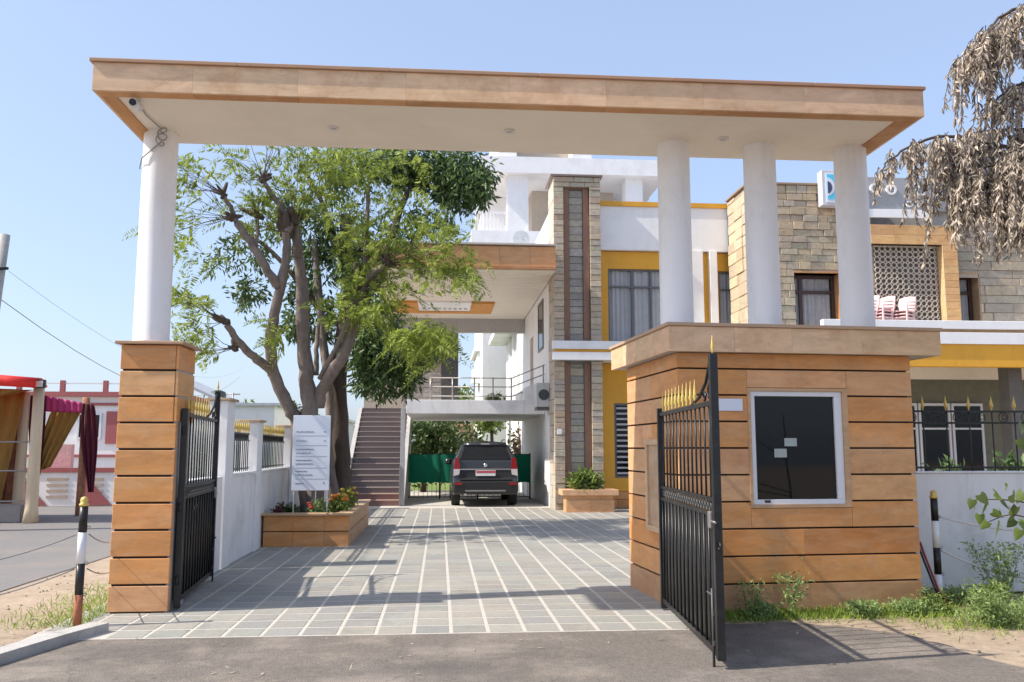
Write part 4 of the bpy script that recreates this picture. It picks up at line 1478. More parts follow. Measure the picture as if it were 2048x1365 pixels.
T1Y = 16.3
t1 = thing('broadleaf_tree', 'pollarded multi stemmed tree with feathery bright green leaves in the long planter', 'tree', (-2.3, T1Y, .4))
base = Vector((-2.28, T1Y, .40))
limb(t1, [base, (-2.25, T1Y, 1.1), c3(660, 1365, T1Y), c3(640, 1150, T1Y), c3(620, 900, T1Y - .1), c3(618, 720, T1Y - .2), c3(600, 600, T1Y - .3)], .185, .095, 'trunk')
limb(t1, [base + Vector((-.08, 0, 0)), c3(600, 1420, T1Y + .1), c3(560, 1340, T1Y), c3(480, 1160, T1Y - .2), c3(468, 1000, T1Y - .3), c3(490, 850, T1Y - .4), c3(520, 720, T1Y - .5), c3(545, 560, T1Y - .6), c3(540, 470, T1Y - .7)], .135, .07, 'trunk')
limb(t1, [c3(700, 1330, T1Y + .05), c3(715, 1250, T1Y), c3(790, 1130, T1Y - .3), c3(850, 1000, T1Y - .4), c3(878, 850, T1Y - .5), c3(910, 730, T1Y - .6)], .12, .10, 'trunk')
KN = []


def knob(cx_, cy_, d, r=.10):
    p = c3(cx_, cy_, d)
    m = MB()
    for k in range(6):
        q = p + Vector((random.gauss(0, .05), random.gauss(0, .05), random.gauss(0, .05)))
        e = q + Vector((random.gauss(0, r * .7), random.gauss(0, r * .7), abs(random.gauss(r * .6, r * .4))))
        m.tube([p - (e - p) * .5, p.lerp(e, .4), e, e + (e - p) * .35], [r * .45, r * .55, r * .36, r * .1], 7)
    m.build('knob', BARK2, t1)
    KN.append(p)
    return p


limb(t1, [c3(472, 1150, T1Y - .2), c3(400, 1095, T1Y - .6), c3(320, 1020, T1Y - .8), c3(250, 925, T1Y - 1.0)], .09, .055)
limb(t1, [c3(505, 740, T1Y - .5), c3(450, 660, T1Y - .7), c3(380, 545, T1Y - .8), c3(300, 430, T1Y - .9)], .085, .06)
limb(t1, [c3(300, 430, T1Y - .9), c3(270, 350, T1Y - .9), c3(235, 295, T1Y - 1)], .05, .03)
limb(t1, [c3(395, 540, T1Y - .8), c3(400, 470, T1Y - .7), c3(400, 395, T1Y - .7)], .04, .03)
limb(t1, [c3(545, 480, T1Y - .7), c3(560, 420, T1Y - .6), c3(500, 330, T1Y - .7), c3(430, 225, T1Y - .8)], .07, .04)
limb(t1, [c3(600, 600, T1Y - .3), c3(595, 500, T1Y - .4), c3(575, 400, T1Y - .4)], .10, .07)
limb(t1, [c3(905, 740, T1Y - .6), c3(950, 690, T1Y - .7), c3(1030, 625, T1Y - .8)], .07, .05)
limb(t1, [c3(905, 740, T1Y - .6), c3(925, 600, T1Y - .5), c3(940, 400, T1Y - .4), c3(945, 250, T1Y - .4)], .06, .03)
limb(t1, [c3(705, 1190, T1Y - .1), c3(780, 1050, T1Y - .4), c3(830, 940, T1Y - .6), c3(855, 860, T1Y - .7)], .05, .035)
limb(t1, [c3(688, 1170, T1Y + .2), c3(690, 1050, T1Y + .3), c3(700, 920, T1Y + .4)], .055, .04)
knobs = [knob(240, 910, T1Y - 1), knob(295, 1040, T1Y - .8, .08), knob(270, 405, T1Y - .9), knob(400, 395, T1Y - .7, .09), knob(430, 220, T1Y - .8, .09), knob(575, 410, T1Y - .5, .2),
         knob(545, 470, T1Y - .6, .18), knob(1030, 620, T1Y - .8, .1), knob(910, 735, T1Y - .6, .15), knob(855, 850, T1Y - .7, .07), knob(235, 290, T1Y - 1, .06)]
tw_ = MB()
FP, FD = [], []       # frond bases and directions


def twigs(p, n, dirs, L, fr=4, spread=.5, back=.15):
    for k in range(n):
        d = Vector(random.choice(dirs)).normalized()
        d = (d + Vector((random.gauss(0, spread), random.gauss(0, spread), random.gauss(0, spread * .7)))).normalized()
        l = L * random.uniform(.6, 1.2)
        q = [p + d * (l * t) + Vector((0, 0, -.12 * l * t * t)) for t in (0, .25, .5, .75, 1)]
        for i_q in (2, 3, 4):
            q[i_q] += Vector((random.gauss(0, .03), random.gauss(0, .03), random.gauss(0.02, .05))) * i_q * .6
        tw_.tube(q, [.008, .006, .005, .004, .002], 4, cap=False)
        for j in range(fr):
            t = back + (1 - back) * (j + random.random()) / fr
            i = min(3, int(t * 4)); f = t * 4 - i
            b = q[i].lerp(q[i + 1], f)
            a = (d * .7 + Vector((random.gauss(0, .6), random.gauss(0, .6), random.gauss(0, .45)))).normalized()
            FP.append(b); FD.append(a)


LFT = [(-1, 0, .5), (-1, 0, .2), (-.8, -.3, .8), (-1, 0, 0)]
UPD = [(0, 0, 1), (-.3, 0, 1), (.4, 0, 1), (-.6, 0, .7)]
RGT = [(1, 0, .3), (1, -.2, 0), (.8, 0, .6), (1, 0, -.2)]
twigs(knobs[0], 11, LFT, 1.25, 4, .3, .45)
twigs(knobs[1], 6, [(-1, 0, .1), (-1, 0, -.2)], 1.0, 4, .25, .4)
twigs(knobs[2], 12, LFT, 1.4, 3, .25, .6)
twigs(knobs[10], 9, LFT, 1.2, 2, .25, .6)
twigs(knobs[3], 5, UPD, .8, 4, .3)
twigs(knobs[4], 14, UPD + [(-1, 0, .8)], 1.2, 2, .35, .7)
twigs(knobs[5], 14, UPD + [(.8, 0, .8)], 1.5, 4, .35, .35)
twigs(knobs[6], 8, LFT + UPD, .8, 3, .4)
twigs(knobs[7], 13, RGT, 1.5, 5, .3, .2)
twigs(knobs[8], 12, RGT + UPD, 1.3, 7, .4)
twigs(knobs[9], 12, [(1, 0, .1), (1, -.2, -.2), (.3, 0, .6), (-1, 0, .2)], .9, 7, .35)
# denser crown clumps: (photo pixel centre, depth, radii, count)
for (u, v, d, rx, rz_, n) in ((690, 350, 15.8, .8, .55, 48), (790, 400, 15.9, .8, .6, 46), (730, 310, 15.6, 1.0, .3, 44), (640, 400, 15.9, .5, .5, 26), (720, 470, 15.8, .5, .4, 20),
                            (900, 515, 15.0, .5, .45, 52), (850, 450, 15.2, .6, .35, 24), (935, 560, 14.8, .4, .2, 14), (760, 500, 15.4, .4, .3, 20), (865, 680, 15.0, .38, .36, 80), (805, 690, 15.1, .35, .35, 34),
                            (720, 620, 15.2, .45, .2, 30), (630, 300, 15.9, .6, .3, 30), (430, 330, 15.2, .6, .4, 8), (380, 330, 15.2, .25, .35, 8), (560, 690, 15.4, .2, .2, 12), (540, 640, 15.4, .25, .15, 10),
                            (385, 640, 14.8, .3, .25, 12), (390, 510, 14.8, .35, .3, 12), (350, 590, 14.6, .2, .5, 7), (345, 440, 14.6, .15, .5, 5), (500, 440, 15.7, .5, .4, 12)):
    c = at(u, v, d)
    for k in range(n):
        q = c + Vector((random.gauss(0, .5) * rx, random.gauss(0, .35), random.gauss(0, .5) * rz_))
        FP.append(q)
        FD.append(Vector((random.gauss(0, 1), random.gauss(0, .8), random.gauss(-.25, .5))).normalized())
tw_.build('twigs', BARK2, t1, kind='stuff')
# bipinnate fronds
FPa = np.array([tuple(v) for v in FP]); FDa = norm(np.array([tuple(v) for v in FD]))
nf = len(FPa)
S = side_of(FDa)
Ps, Ds, Ls, Ws = [], [], [], []
npin = 12
Lf = RS.uniform(.24, .46, nf)
for j in range(npin):
    t = (j + 1) / npin
    p = FPa + FDa * (Lf * t)[:, None] + np.array([0, 0, -1]) * (Lf * .35 * t * t)[:, None]
    for s in (-1, 1):
        d = norm(S * s + FDa * .55 + RS.normal(size=FDa.shape) * .12)
        ln = Lf * (.42 - .26 * t)
        Ps.append(p); Ds.append(d); Ls.append(ln); Ws.append(ln * .2 + .005)
P = np.concatenate(Ps); D = np.concatenate(Ds); Ls = np.concatenate(Ls); Ws = np.concatenate(Ws)
put('foliage', leafmesh('foliage', LEAF1, P - np.array(t1.location), D, side_of(D), Ls, Ws, .1), t1, (0, 0, 0), local=True, kind='stuff')

# second, darker tree behind
T2 = 18.2
t2 = thing('broadleaf_tree', 'dark trunked tree with heavy deep green drooping leaves behind the feathery one', 'tree', (-2.05, 17.9, .4))
b2 = Vector((-1.95, 17.9, .40))
limb(t2, [b2, (-1.97, 17.9, 1.4), at(676, 780, 17.9), at(690, 640, 17.9), at(700, 560, 18), at(690, 430, 18)], .21, .12, 'trunk', BARK2)
limb(t2, [(-2.02, 17.7, .40), at(655, 900, 17.6), at(660, 800, 17.6), at(640, 620, 17.8), at(630, 480, 18)], .12, .07, 'trunk', BARK)
limb(t2, [at(690, 640, 17.9), at(760, 560, 17.6), at(800, 420, 17.5), at(850, 330, 17.6)], .10, .05, m=BARK2)
limb(t2, [at(695, 600, 17.9), at(730, 650, 17.3), at(780, 700, 17.0)], .06, .03, m=BARK2)
limb(t2, [at(640, 620, 17.8), at(560, 520, 18), at(500, 470, 18)], .06, .03, m=BARK2)
limb(t2, [at(700, 560, 18), at(640, 400, 18.2), at(600, 330, 18.2)], .07, .03, m=BARK2)
cl = [(840, 330, 17.6, 1.0, .5, 190), (920, 360, 17.4, .6, .6, 150), (960, 370, 17.3, .3, .35, 45), (860, 440, 17.6, .5, .35, 36), (760, 340, 17.8, .9, .6, 60), (700, 320, 17.8, .7, .35, 30),
      (640, 440, 18, .9, .6, 50), (640, 520, 18.2, .6, .5, 60), (560, 430, 18.4, .7, .7, 26), (500, 500, 18.2, .5, .6, 30), (440, 520, 18.2, .3, .4, 10), (500, 590, 18.2, .35, .4, 26),
      (700, 480, 18.2, .7, .6, 60), (790, 480, 17.6, .4, .5, 26), (720, 570, 17.8, .45, .55, 70), (760, 650, 17.4, .5, .5, 64), (840, 690, 17.0, .45, .35, 60), (770, 740, 17.0, .65, .55, 190),
      (730, 690, 17.3, .45, .4, 80), (820, 720, 16.9, .35, .4, 50), (590, 650, 18, .35, .35, 36), (610, 590, 18.1, .3, .4, 24), (650, 640, 18.4, .3, .6, 34), (655, 360, 18.4, .8, .5, 40)]
P, D, Lq = bunches([tuple(at(u, v, d)) for u, v, d, a, b, n in cl], [(a, .7, b) for u, v, d, a, b, n in cl], [n for *_, n in cl], 13, .17, .08, .85)
put('foliage', leafmesh('foliage', LEAF2, P - np.array(t2.location), D, side_of(D), Lq, Lq * .30, .2), t2, (0, 0, 0), local=True, kind='stuff')

# drooping dry tree on the right
t3 = thing('weeping_tree', 'tree of drooping dry brown leaves hanging into the picture at the upper right', 'tree', (6.6, 7.9, 0))
D3 = 7.2
limb(t3, [(6.6, 7.9, 0), (6.6, 7.85, 1.5), (6.42, 7.7, 3.2), (6.2, 7.5, 4.8), (6.12, 7.3, 6.0), (6.3, 7.4, 7.2)], .15, .03, 'trunk', BARK2, 12)
BR = [[(6.1, 7.3, 5.9), at(2120, 40, 7.1), at(2040, 15, 7.0), at(1975, 60, 7.0), at(1935, 120, 6.9)],
      [(6.15, 7.4, 5.4), at(2140, 130, 7.2), at(2060, 160, 7.1), at(2010, 185, 7.0), at(1985, 215, 7.0)],
      [(6.3, 7.6, 4.3), at(2180, 300, 7.2), at(2080, 262, 7.2), at(1990, 262, 7.2), at(1930, 272, 7.1), at(1870, 300, 7.1)],
      [(6.3, 7.6, 4.2), at(2150, 330, 7.0), at(2040, 300, 7.0), at(1920, 275, 7.0), at(1850, 280, 7.0), at(1780, 320, 7.0), at(1762, 350, 7.0)],
      [(6.3, 7.6, 4.1), at(2150, 360, 6.8), at(2060, 330, 6.8), at(1990, 330, 6.8), at(1920, 360, 6.8)],
      [(6.3, 7.6, 4.1), at(2160, 300, 6.6), at(2070, 290, 6.6), at(2010, 310, 6.6)]]
BR += [[(6.2, 7.4, 5.0), (6.9, 7.6, 5.9), (7.7, 7.8, 6.1), (8.5, 7.9, 5.6)],          # branches on the far side of the trunk, outside the picture
       [(6.3, 7.6, 4.2), (7.0, 8.0, 5.0), (7.9, 8.2, 5.0), (8.6, 8.3, 4.4)],
       [(6.15, 7.4, 5.8), (6.5, 8.2, 6.9), (7.1, 8.9, 7.1), (7.7, 9.4, 6.6)],
       [(6.15, 7.35, 6.0), (6.4, 6.7, 7.0), (6.9, 6.1, 7.0), (7.5, 5.7, 6.4)]]
# (branch, t0, t1, hanging twig count, twig length lo, hi)
HG = [(0, .40, 1, 90, .22, .66), (1, .4, 1, 44, .12, .36), (2, .3, 1, 84, .25, .72), (3, .4, 1.0, 40, .06, .24), (3, .25, .7, 56, .3, .78), (4, .15, 1, 80, .35, .85), (5, .1, 1, 50, .4, .9), (6, .2, 1, 60, .3, .9), (7, .2, 1, 60, .3, .9), (8, .2, 1, 50, .3, .9), (9, .2, 1, 50, .3, .9)]


def along(pl_, t):
    n = len(pl_) - 1
    f = min(n - 1e-4, t * n); i = int(f)
    return Vector(pl_[i]).lerp(Vector(pl_[i + 1]), f - i)


for b in BR:
    limb(t3, b, .026, .005, 'branch', BARK2, 7, .015)
hm = MB()
LP, LD = [], []
for (bi, ta, tb, n, la, lb) in HG:
    for k in range(n):
        p = along(BR[bi], random.uniform(ta, tb)) + Vector((random.gauss(0, .03), random.gauss(0, .12), random.gauss(0, .03)))
        l = random.uniform(la, lb)
        dx = random.uniform(-.34, .14)
        q = [p + Vector((dx * l * t ** .7, random.gauss(0, .01), .04 * math.sin(t * 3) - l * t ** 1.25)) for t in (0, .2, .4, .6, .8, 1)]
        hm.tube(q, [.005, .004, .004, .003, .003, .002], 3, cap=False)
        nl = int(l * 95)
        for j in range(nl):
            t = random.uniform(.05, 1)
            b = along(q, t)
            LP.append(b)
            LD.append((random.gauss(0, .42), random.gauss(0, .42), -1 + random.gauss(0, .25)))
hm.build('twigs', BARK2, t3, kind='stuff')
P = np.array([tuple(p) for p in LP]); D = norm(np.array(LD)); n = len(P)
idx = RS.permutation(n)
Lx = RS.uniform(.04, .11, n)
# nearest 300 as separate leaves sharing a few meshes
near = idx[:300]
LM = []
for k in range(6):
    w = .008 + .0025 * k
    mb_ = MB()
    mb_.v = [(0, 0, 0), (w, .006, -.03), (0, .0, -.03), (-w, .005, -.035), (w * .7, .012, -.07), (0, .008, -.07), (-w * .7, .012, -.068), (0.004 * (k - 2), .02, -.1)]
    mb_.f = [(0, 1, 2), (0, 2, 3), (1, 4, 5, 2), (2, 5, 6, 3), (4, 7, 5), (5, 7, 6)]
    mb_.sm = [True] * 6
    LM.append(mb_.mesh('leaf', LEAFD))
for i in near:
    rq = Vector((0, 0, -1)).rotation_difference(Vector(D[i])).to_euler()
    o = put('leaf', LM[i % 6], t3, tuple(P[i]), rot=(rq.x, rq.y, random.uniform(0, 6.28)))
    o.scale = (1, 1, Lx[i] / .1)
rest = idx[300:]
put('foliage', leafmesh('foliage', LEAFD, P[rest] - np.array(t3.location), D[rest], side_of(D[rest]), Lx[rest], Lx[rest] * RS.uniform(.12, .3, len(rest)), .45), t3, (0, 0, 0), local=True, kind='stuff')

# young tree reaching in low on the right
t4 = thing('young_tree', 'sapling with broad heart shaped leaves reaching in low at the right edge', 'tree', (4.95, 6.1, 0))
limb(t4, [(4.95, 6.1, 0), (4.9, 6.1, .6), (4.85, 6.1, 1.2), (4.8, 6.1, 2.0)], .022, .008, 'stem', BARK2, 6, .01)
B4 = [[(4.87, 6.1, 1.0), at(2070, 1010, 6.1), at(2010, 1000, 6.1), at(1955, 1000, 6.1)],
      [(4.87, 6.1, .95), at(2075, 1040, 6.1), at(2020, 1030, 6.1), at(1975, 1045, 6.1)],
      [(4.84, 6.1, 1.4), at(2080, 860, 6.1), at(2040, 850, 6.1)]]
for b in B4: limb(t4, b, .008, .003, 'branch', BARK2, 5, .004)
hl = MB()
out = [(0, 0), (.045, .02), (.058, -.02), (.045, -.065), (.018, -.11), (0, -.135), (-.018, -.11), (-.045, -.065), (-.058, -.02), (-.045, .02)]
hl.v = [(x, .25 * abs(x) + .9 * z * z, z) for x, z in out] + [(0, 0, -.05)]
hl.f = [(10, i, (i + 1) % 10) for i in range(10)]
hl.sm = [True] * 10
hme = hl.mesh('leaf', LEAFN)
for (u, v, s, a) in ((1945, 1000, .8, .3), (1960, 990, .9, -.6), (1975, 1010, .9, .2), (1960, 1030, .8, .1), (1990, 985, 1, .9), (2005, 1000, .9, -.3), (2000, 1045, 1.3, .05), (1975, 1045, .8, .7),
                     (2025, 990, 1.1, -.8), (2035, 1015, 1.1, .3), (2045, 985, 1, .5), (2050, 1040, 1.1, -.2), (2020, 1020, .8, 1.2), (1985, 1025, .8, -1), (2040, 1060, .9, .4), (2012, 975, .7, 1.9),
                     (2045, 850, 1, .7), (2040, 880, .9, -.4), (1950, 1015, .6, 1.4), (2000, 1020, .7, .8), (2030, 1040, .9, .9), (2060, 1005, 1, 0), (2065, 1070, 1, .3)):
    o = put('leaf', hme, t4, tuple(at(u, v, 6.1 + random.uniform(-.12, .12))), rot=(random.uniform(-.7, .5), a, random.uniform(-1.2, 1.2)))
    o.scale = (s * .72,) * 3

# trees and hedge behind the passage


def bushtree(label, x, y, h, rx, rz_, n, L, m, group=None, name='far_tree', trunk=True, z=0):
    t = thing(name, label, 'tree', (x, y, z), 0, group)
    MB().tube([(0, 0, 0), (.05, 0, h * .4), (0, .05, h - rz_ * .4)], [.12, .09, .05], 8).build('trunk', BARK2, t, local=True)
    cs = [(random.uniform(-.5, .5) * rx, random.uniform(-.4, .4) * rx, h - rz_ + random.uniform(-.4, .5) * rz_) for _ in range(6)]
    P, D, Ls = bunches(cs, [(rx * .6, rx * .6, rz_ * .6)] * 6, [n // 6] * 6, 10, L, L * .5, .2)
    put('crown', leafmesh('crown', m, P, D, side_of(D), Ls, Ls * .5), t, local=True, kind='stuff')
    return t


OLIVE = mat('olive_leaf', (.09, .11, .035), .6, .3, 2, island=.4, bump=0, trans=.3)
bushtree('dark dense tree behind the mesh fence at the left of the passage', -.6, 33, 3.3, 1.5, 1.7, 260, .24, LEAF2, name='garden_tree')
bushtree('olive green bush behind the netting, left of the SUV', .7, 36, 3.1, 1.3, 1.4, 160, .22, OLIVE, name='garden_tree')
bushtree('small leafy tree standing above the SUV roof behind the passage', 2.2, 38, 3.5, .9, .8, 110, .2, WEED, name='garden_tree')
bushtree('brownish shrub tree right of the SUV roof', 3.1, 33, 2.7, .7, .9, 110, .17, mat('brown_leaf', (.11, .075, .04), .7, .3, 2, island=.4, bump=0), name='garden_tree')
bushtree('tall green tree far down the passage beyond the lawn', .5, 60, 6.0, 2.6, 2.2, 260, .4, WEED, name='garden_tree')


# ================================================================== BACKGROUND BUILDINGS
def house(label, x0, x1, y0, y1, h, wall, wins=(), name='house', roofc=None, group=None, z0=0):
    t = thing(name, label, 'building', ((x0 + x1) / 2, y0, z0), 0, group)
    B(x0, x1, y0, y1, z0, h).build('wall', wall, t)
    B(x0 - .2, x1 + .2, y0 - .2, y1, h + .002, h + .16).build('roof', roofc or wall, t)
    for (a, b, c, d) in wins:
        f = MB()
        for q in ((a, b, c, c + .07), (a, b, d - .07, d), (a, a + .07, c + .07, d - .07), (b - .07, b, c + .07, d - .07)):
            f.box(q[0], q[1], y0 - .06, y0 - .002, q[2], q[3])
        f = f.build('window', ALU, t)
        B(a + .07, b - .07, y0 - .03, y0 - .004, c + .07, d - .07).build('pane', GLASS, f)
    return t


WTAN = mat('tan_shaded_wall', (.5, .43, .35), .8, .08, 2)  # shade on the set-back white walls is put into this tan
rb = house('tall white apartment building rising behind the hotel between canopy and tower', 2.0, 10.1, 42, 52, 13.98, WHITE, [(5.2, 6.6, 11.6, 13.2), (7.4, 8.6, 11.6, 13.2)], 'apartment_building')
B(1.6, 10.25, 38.2, 41.99, 14.0, 14.75).build('slab', WHITE, rb)
B(1.3, 10.2, 38.2, 41.98, 10.6, 11.3).build('slab', WHITE, rb)
B(2.94, 3.9, 38.6, 39.4, 11.3, 13.998).build('column', WHITE, rb)
B(8.4, 9.2, 38.6, 39.4, 11.3, 13.998).build('column', WHITE, rb)
B(4.3, 8.3, 41.0, 41.98, 11.302, 13.99).build('recess_wall', WTAN, rb)
B(2.5, 3.35, 38.4, 46, 14.76, 17.5).build('upper_wall', WHITE, rb)
B(3.36, 5.9, 39.6, 46, 14.76, 17.5).build('upper_wall', WTAN, rb)
B(5.91, 6.8, 38.4, 46, 14.76, 17.5).build('upper_wall', WHITE, rb)
for k in range(9):
    piece('baluster', 1.4 + k * .16, 1.46 + k * .16, 38.25, 38.31, 11.3, 12.1, WHITE, rb, 0)
piece('handrail', 1.35, 2.9, 38.22, 38.34, 12.1, 12.18, WHITE, rb, 0)
MB().tube([(7.0, 40, 14.75), (7.0, 40, 16.6)], .03, 5).build('mast', STEEL, rb)
MB().tube([(6.7, 40, 15.9), (7.3, 40, 15.9)], .02, 5).build('mast_arm', STEEL, rb)
# hotel side parapet seen above the portico roof
B(3.0, 3.2, 24.06, 40, 7.002, 8.2).build('side_parapet', WHITE, mbd)
ds_ = thing('satellite_dish', 'round grey satellite dish on the porch roof left of the tower', 'satellite dish', (2.45, 26.5, 6.9))
MB().tube([(2.45, 26.6, 6.86), (2.45, 26.6, 8.0)], .025, 6).build('mast', STEEL, ds_)
MB().lathe((2.45, 26.5, 8.05), [(.26, .05), (.2, .01), (.1, -.015), (.01, -.02)], 24, axis='y').build('reflector', mat('dish_grey', (.42, .45, .47), .5, bump=0), ds_)
MB().tube([(2.45, 26.52, 8.05), (2.62, 26.2, 8.0)], .01, 5).build('feed_arm', STEEL, ds_)
# white building with balconies seen through the opening
wb = house('white stepped block with small balconies seen through the opening over the bridge', 1.9, 3.4, 45, 50, 6.6, WHITE, [(2.3, 2.8, 4.2, 5.2), (2.3, 2.8, 5.7, 6.3)], 'apartment_building')
for z in (3.2, 4.9):
    B(1.55, 3.3, 44.2, 44.99, z, z + .18).build('balcony_slab', WHITE, wb)
    B(1.55, 3.3, 44.2, 44.26, z + .18, z + .7).build('balcony_parapet', WHITE, wb)
B(2.2, 2.98, 33, 40, 6.3, 6.55).build('sunshade', WHITE, mbd)
for y in (33, 35, 37):
    B(2.9, 2.998, y, y + .25, 3.0, 6.29).build('pier', WHITE, mbd)
house('tan house wall seen past the lawn behind the SUV', -.2, 6.5, 52, 58, 2.9, mat('brick_tan', (.4, .24, .16), .9, .2, 4), [(1.2, 2.2, 1.0, 2.2)])

# ---- left: street scene
REDP = mat('maroon_paint', (.35, .10, .10), .6, .1, 3)
house('long white house with red trim across the street, partly behind the left pillar', -19, -9.2, 31, 38, 3.35, WHITE,
      [(-12.3, -11.5, 1.9, 2.8), (-14.6, -13.8, 1.9, 2.8), (-10.5, -9.8, 1.9, 2.8)], 'street_house', REDP)
rbx = COL.objects['street_house']
for k in range(7):
    x = -18.6 + k * 1.42
    B(x, x + .14, 30.9, 31.05, 3.515, 3.9).build('parapet_post', REDP, rbx)
B(-19, -9.2, 30.95, 31.0, 3.78, 3.82).build('parapet_rail', ALU, rbx)
for z in (1.3, 3.05):
    B(-19, -9.2, 30.94, 30.998, z, z + .09).build('red_band', REDP, rbx)
for (a, b) in ((-11.35, -10.75),):
    B(a, b, 30.95, 30.998, 1.75, 2.85).build('red_panel', REDP, rbx)
fw_w = thing('street_wall', 'low white wall with maroon stripes and triangles across the street', 'wall', (-11.4, 25.6, 0))
B(-19, -8.9, 25.6, 25.8, 0, .92).build('wall_panel', WHITE, fw_w)
B(-19, -8.9, 25.56, 25.85, .925, 1.05).build('top_band', REDP, fw_w)
for k in range(11):
    x = -18.2 + k * .95
    for j in range(4):
        B(x - .28, x + .28, 25.57, 25.598, .22 + j * .16, .29 + j * .16).build('stripe', mat('buff_stripe', (.45, .36, .28), .7), fw_w)
for x in (-11.7, -9.95):
    MB().prism([(x - .1, .02), (x + .85, .02), (x + .05, .88)], 25.55, 25.567, 'y').build('triangle_panel', REDP, fw_w, fixn=True)
B(-11.2, -10.4, 25.9, 26.1, 1.05, 1.7).build('printed_panel', mat('pinkish_print', (.6, .35, .35), .7, .3, 14), fw_w)

GOLDF = mat('gold_drape', (.36, .20, .045), .75, .25, 7, stretch=(3, 3, .6), bump=.4, trans=.2)
MARO = mat('maroon_velvet', (.075, .004, .016), .85, .25, 7, stretch=(3, 3, .5), bump=.3)
MAGE = mat('magenta_satin', (.5, .05, .2), .6, .1, 5, bump=.2, trans=.2)
REDT = mat('red_tarpaulin', (.85, .04, .03), .6, .08, 2, bump=.1, trans=.25)
CRM = mat('cream_cloth', (.58, .47, .33), .85, .12, 5, stretch=(4, 4, .4), bump=.4)
PATT = mat('patterned_cloth', (.42, .2, .12), .85, .4, 9, bump=.3, trans=.25)


def cloth(par, name, c00, c10, c01, c11, m, nu=24, nv=12, folds=7, amp=.05, bulge=0, pinch=0, sag=0):
    """bottom-left, bottom-right, top-left, top-right"""
    c00, c10, c01, c11 = map(Vector, (c00, c10, c01, c11))
    nrm = (c11 - c01).cross(Vector((0, 0, 1))).normalized()

    def fn(u, v):
        w = 1 - pinch * math.sin(math.pi * min(1, (1 - v) * 1.0)) if pinch else 1
        uu = .5 + (u - .5) * w
        p = (c00 * (1 - uu) + c10 * uu) * (1 - v) + (c01 * (1 - uu) + c11 * uu) * v
        p = p + nrm * (amp * math.sin(u * folds * 6.28 + v) * (1 - v * .4) + bulge * math.sin(v * 3.14))
        p.z -= sag * math.sin(u * math.pi) * v
        return p
    return MB().grid(fn, nu, nv).build(name, m, par, solid=.012)


tn = thing('event_tent', 'open sided event tent with red tarpaulin roof and gold lining at the left edge', 'tent', (-10.2, 20.5, 0))
MB().grid(lambda u, v: (-13.6 + 5.0 * u - .8 * v, 19.4 + 2.4 * v, 3.42 - .38 * u + .1 * math.sin(v * 3.1)), 8, 8).build('roof', REDT, tn, solid=.02)
MB().grid(lambda u, v: (-13.6 + 5.0 * u, 19.39, 3.44 - .38 * u - (.34 - .14 * u) * v), 8, 2).build('valance', REDT, tn, solid=.015)
for (x, y) in ((-8.75, 19.9), (-12.9, 19.9), (-9.85, 21.7), (-12.9, 21.7)):
    MB().lathe((x, y, 0), [(.16, 0), (.13, .3), (.115, 1.5), (.11, 2.9)], 16).build('wrapped_post', CRM, tn)
cloth(tn, 'lining', (-13.2, 21.7, .0), (-9.8, 21.7, .0), (-13.2, 21.7, 3.0), (-9.8, 21.7, 2.9), PATT, 40, 10, 11, .07)
cloth(tn, 'swag', (-12.8, 20.1, 1.9), (-9.8, 20.1, 2.7), (-12.8, 20.0, 3.0), (-8.9, 20.0, 2.85), GOLDF, 40, 8, 7, .06)
cloth(tn, 'side_drape', (-10.9, 21.2, .1), (-10.1, 21.3, .1), (-11.2, 21.2, 2.9), (-9.7, 21.4, 2.9), GOLDF, 20, 10, 5, .06)
B(-12.9, -9.0, 19.95, 20.6, 0, .36).build('platform', mat('grey_carpet', (.26, .24, .23), .95), tn)
for z in (.45, 1.1, 1.72):
    MB().tube([(-12.9, 19.9, z), (-8.9, 19.9, z)], .018, 6).build('pipe_rail', STEEL, tn)
fl = thing('floodlight', 'small floodlight fixed on top of the cream wrapped tent post', 'lamp', (-8.7, 19.75, 2.95))
B(-8.83, -8.55, 19.68, 19.78, 2.88, 3.06, .012).build('housing', BLACKM, fl)
B(-8.8, -8.58, 19.67, 19.679, 2.9, 3.03).build('lens', ALU, fl)
ar = thing('draped_arch', 'walkway arch with magenta valance, gold drape and maroon curtains beside the tent', 'arch', (-9, 21.8, 0))
for x, m in ((-8.52, PATT), (-10.0, CRM)):
    MB().lathe((x, 21.9, 0), [(.10, 0), (.09, 1), (.085, 2.8)], 14).build('wrapped_post', m, ar)
cloth(ar, 'magenta_valance', (-9.44, 21.85, 2.46), (-8.52, 21.85, 2.42), (-9.44, 21.85, 2.84), (-8.52, 21.85, 2.66), MAGE, 24, 5, 6, .03)
cloth(ar, 'gold_drape', (-9.75, 21.9, .95), (-9.25, 21.9, 1.15), (-9.3, 21.95, 2.6), (-8.62, 21.95, 2.5), GOLDF, 20, 12, 4, .05)
cloth(ar, 'maroon_curtain', (-9.62, 21.8, .95), (-9.44, 21.8, .95), (-9.78, 21.8, 2.84), (-9.42, 21.8, 2.84), MARO, 16, 14, 3, .05, pinch=-.3)
cloth(ar, 'maroon_curtain', (-8.3, 21.8, .55), (-8.2, 21.8, .55), (-8.56, 21.8, 2.66), (-8.28, 21.8, 2.62), MARO, 16, 14, 3, .05, pinch=-.9)

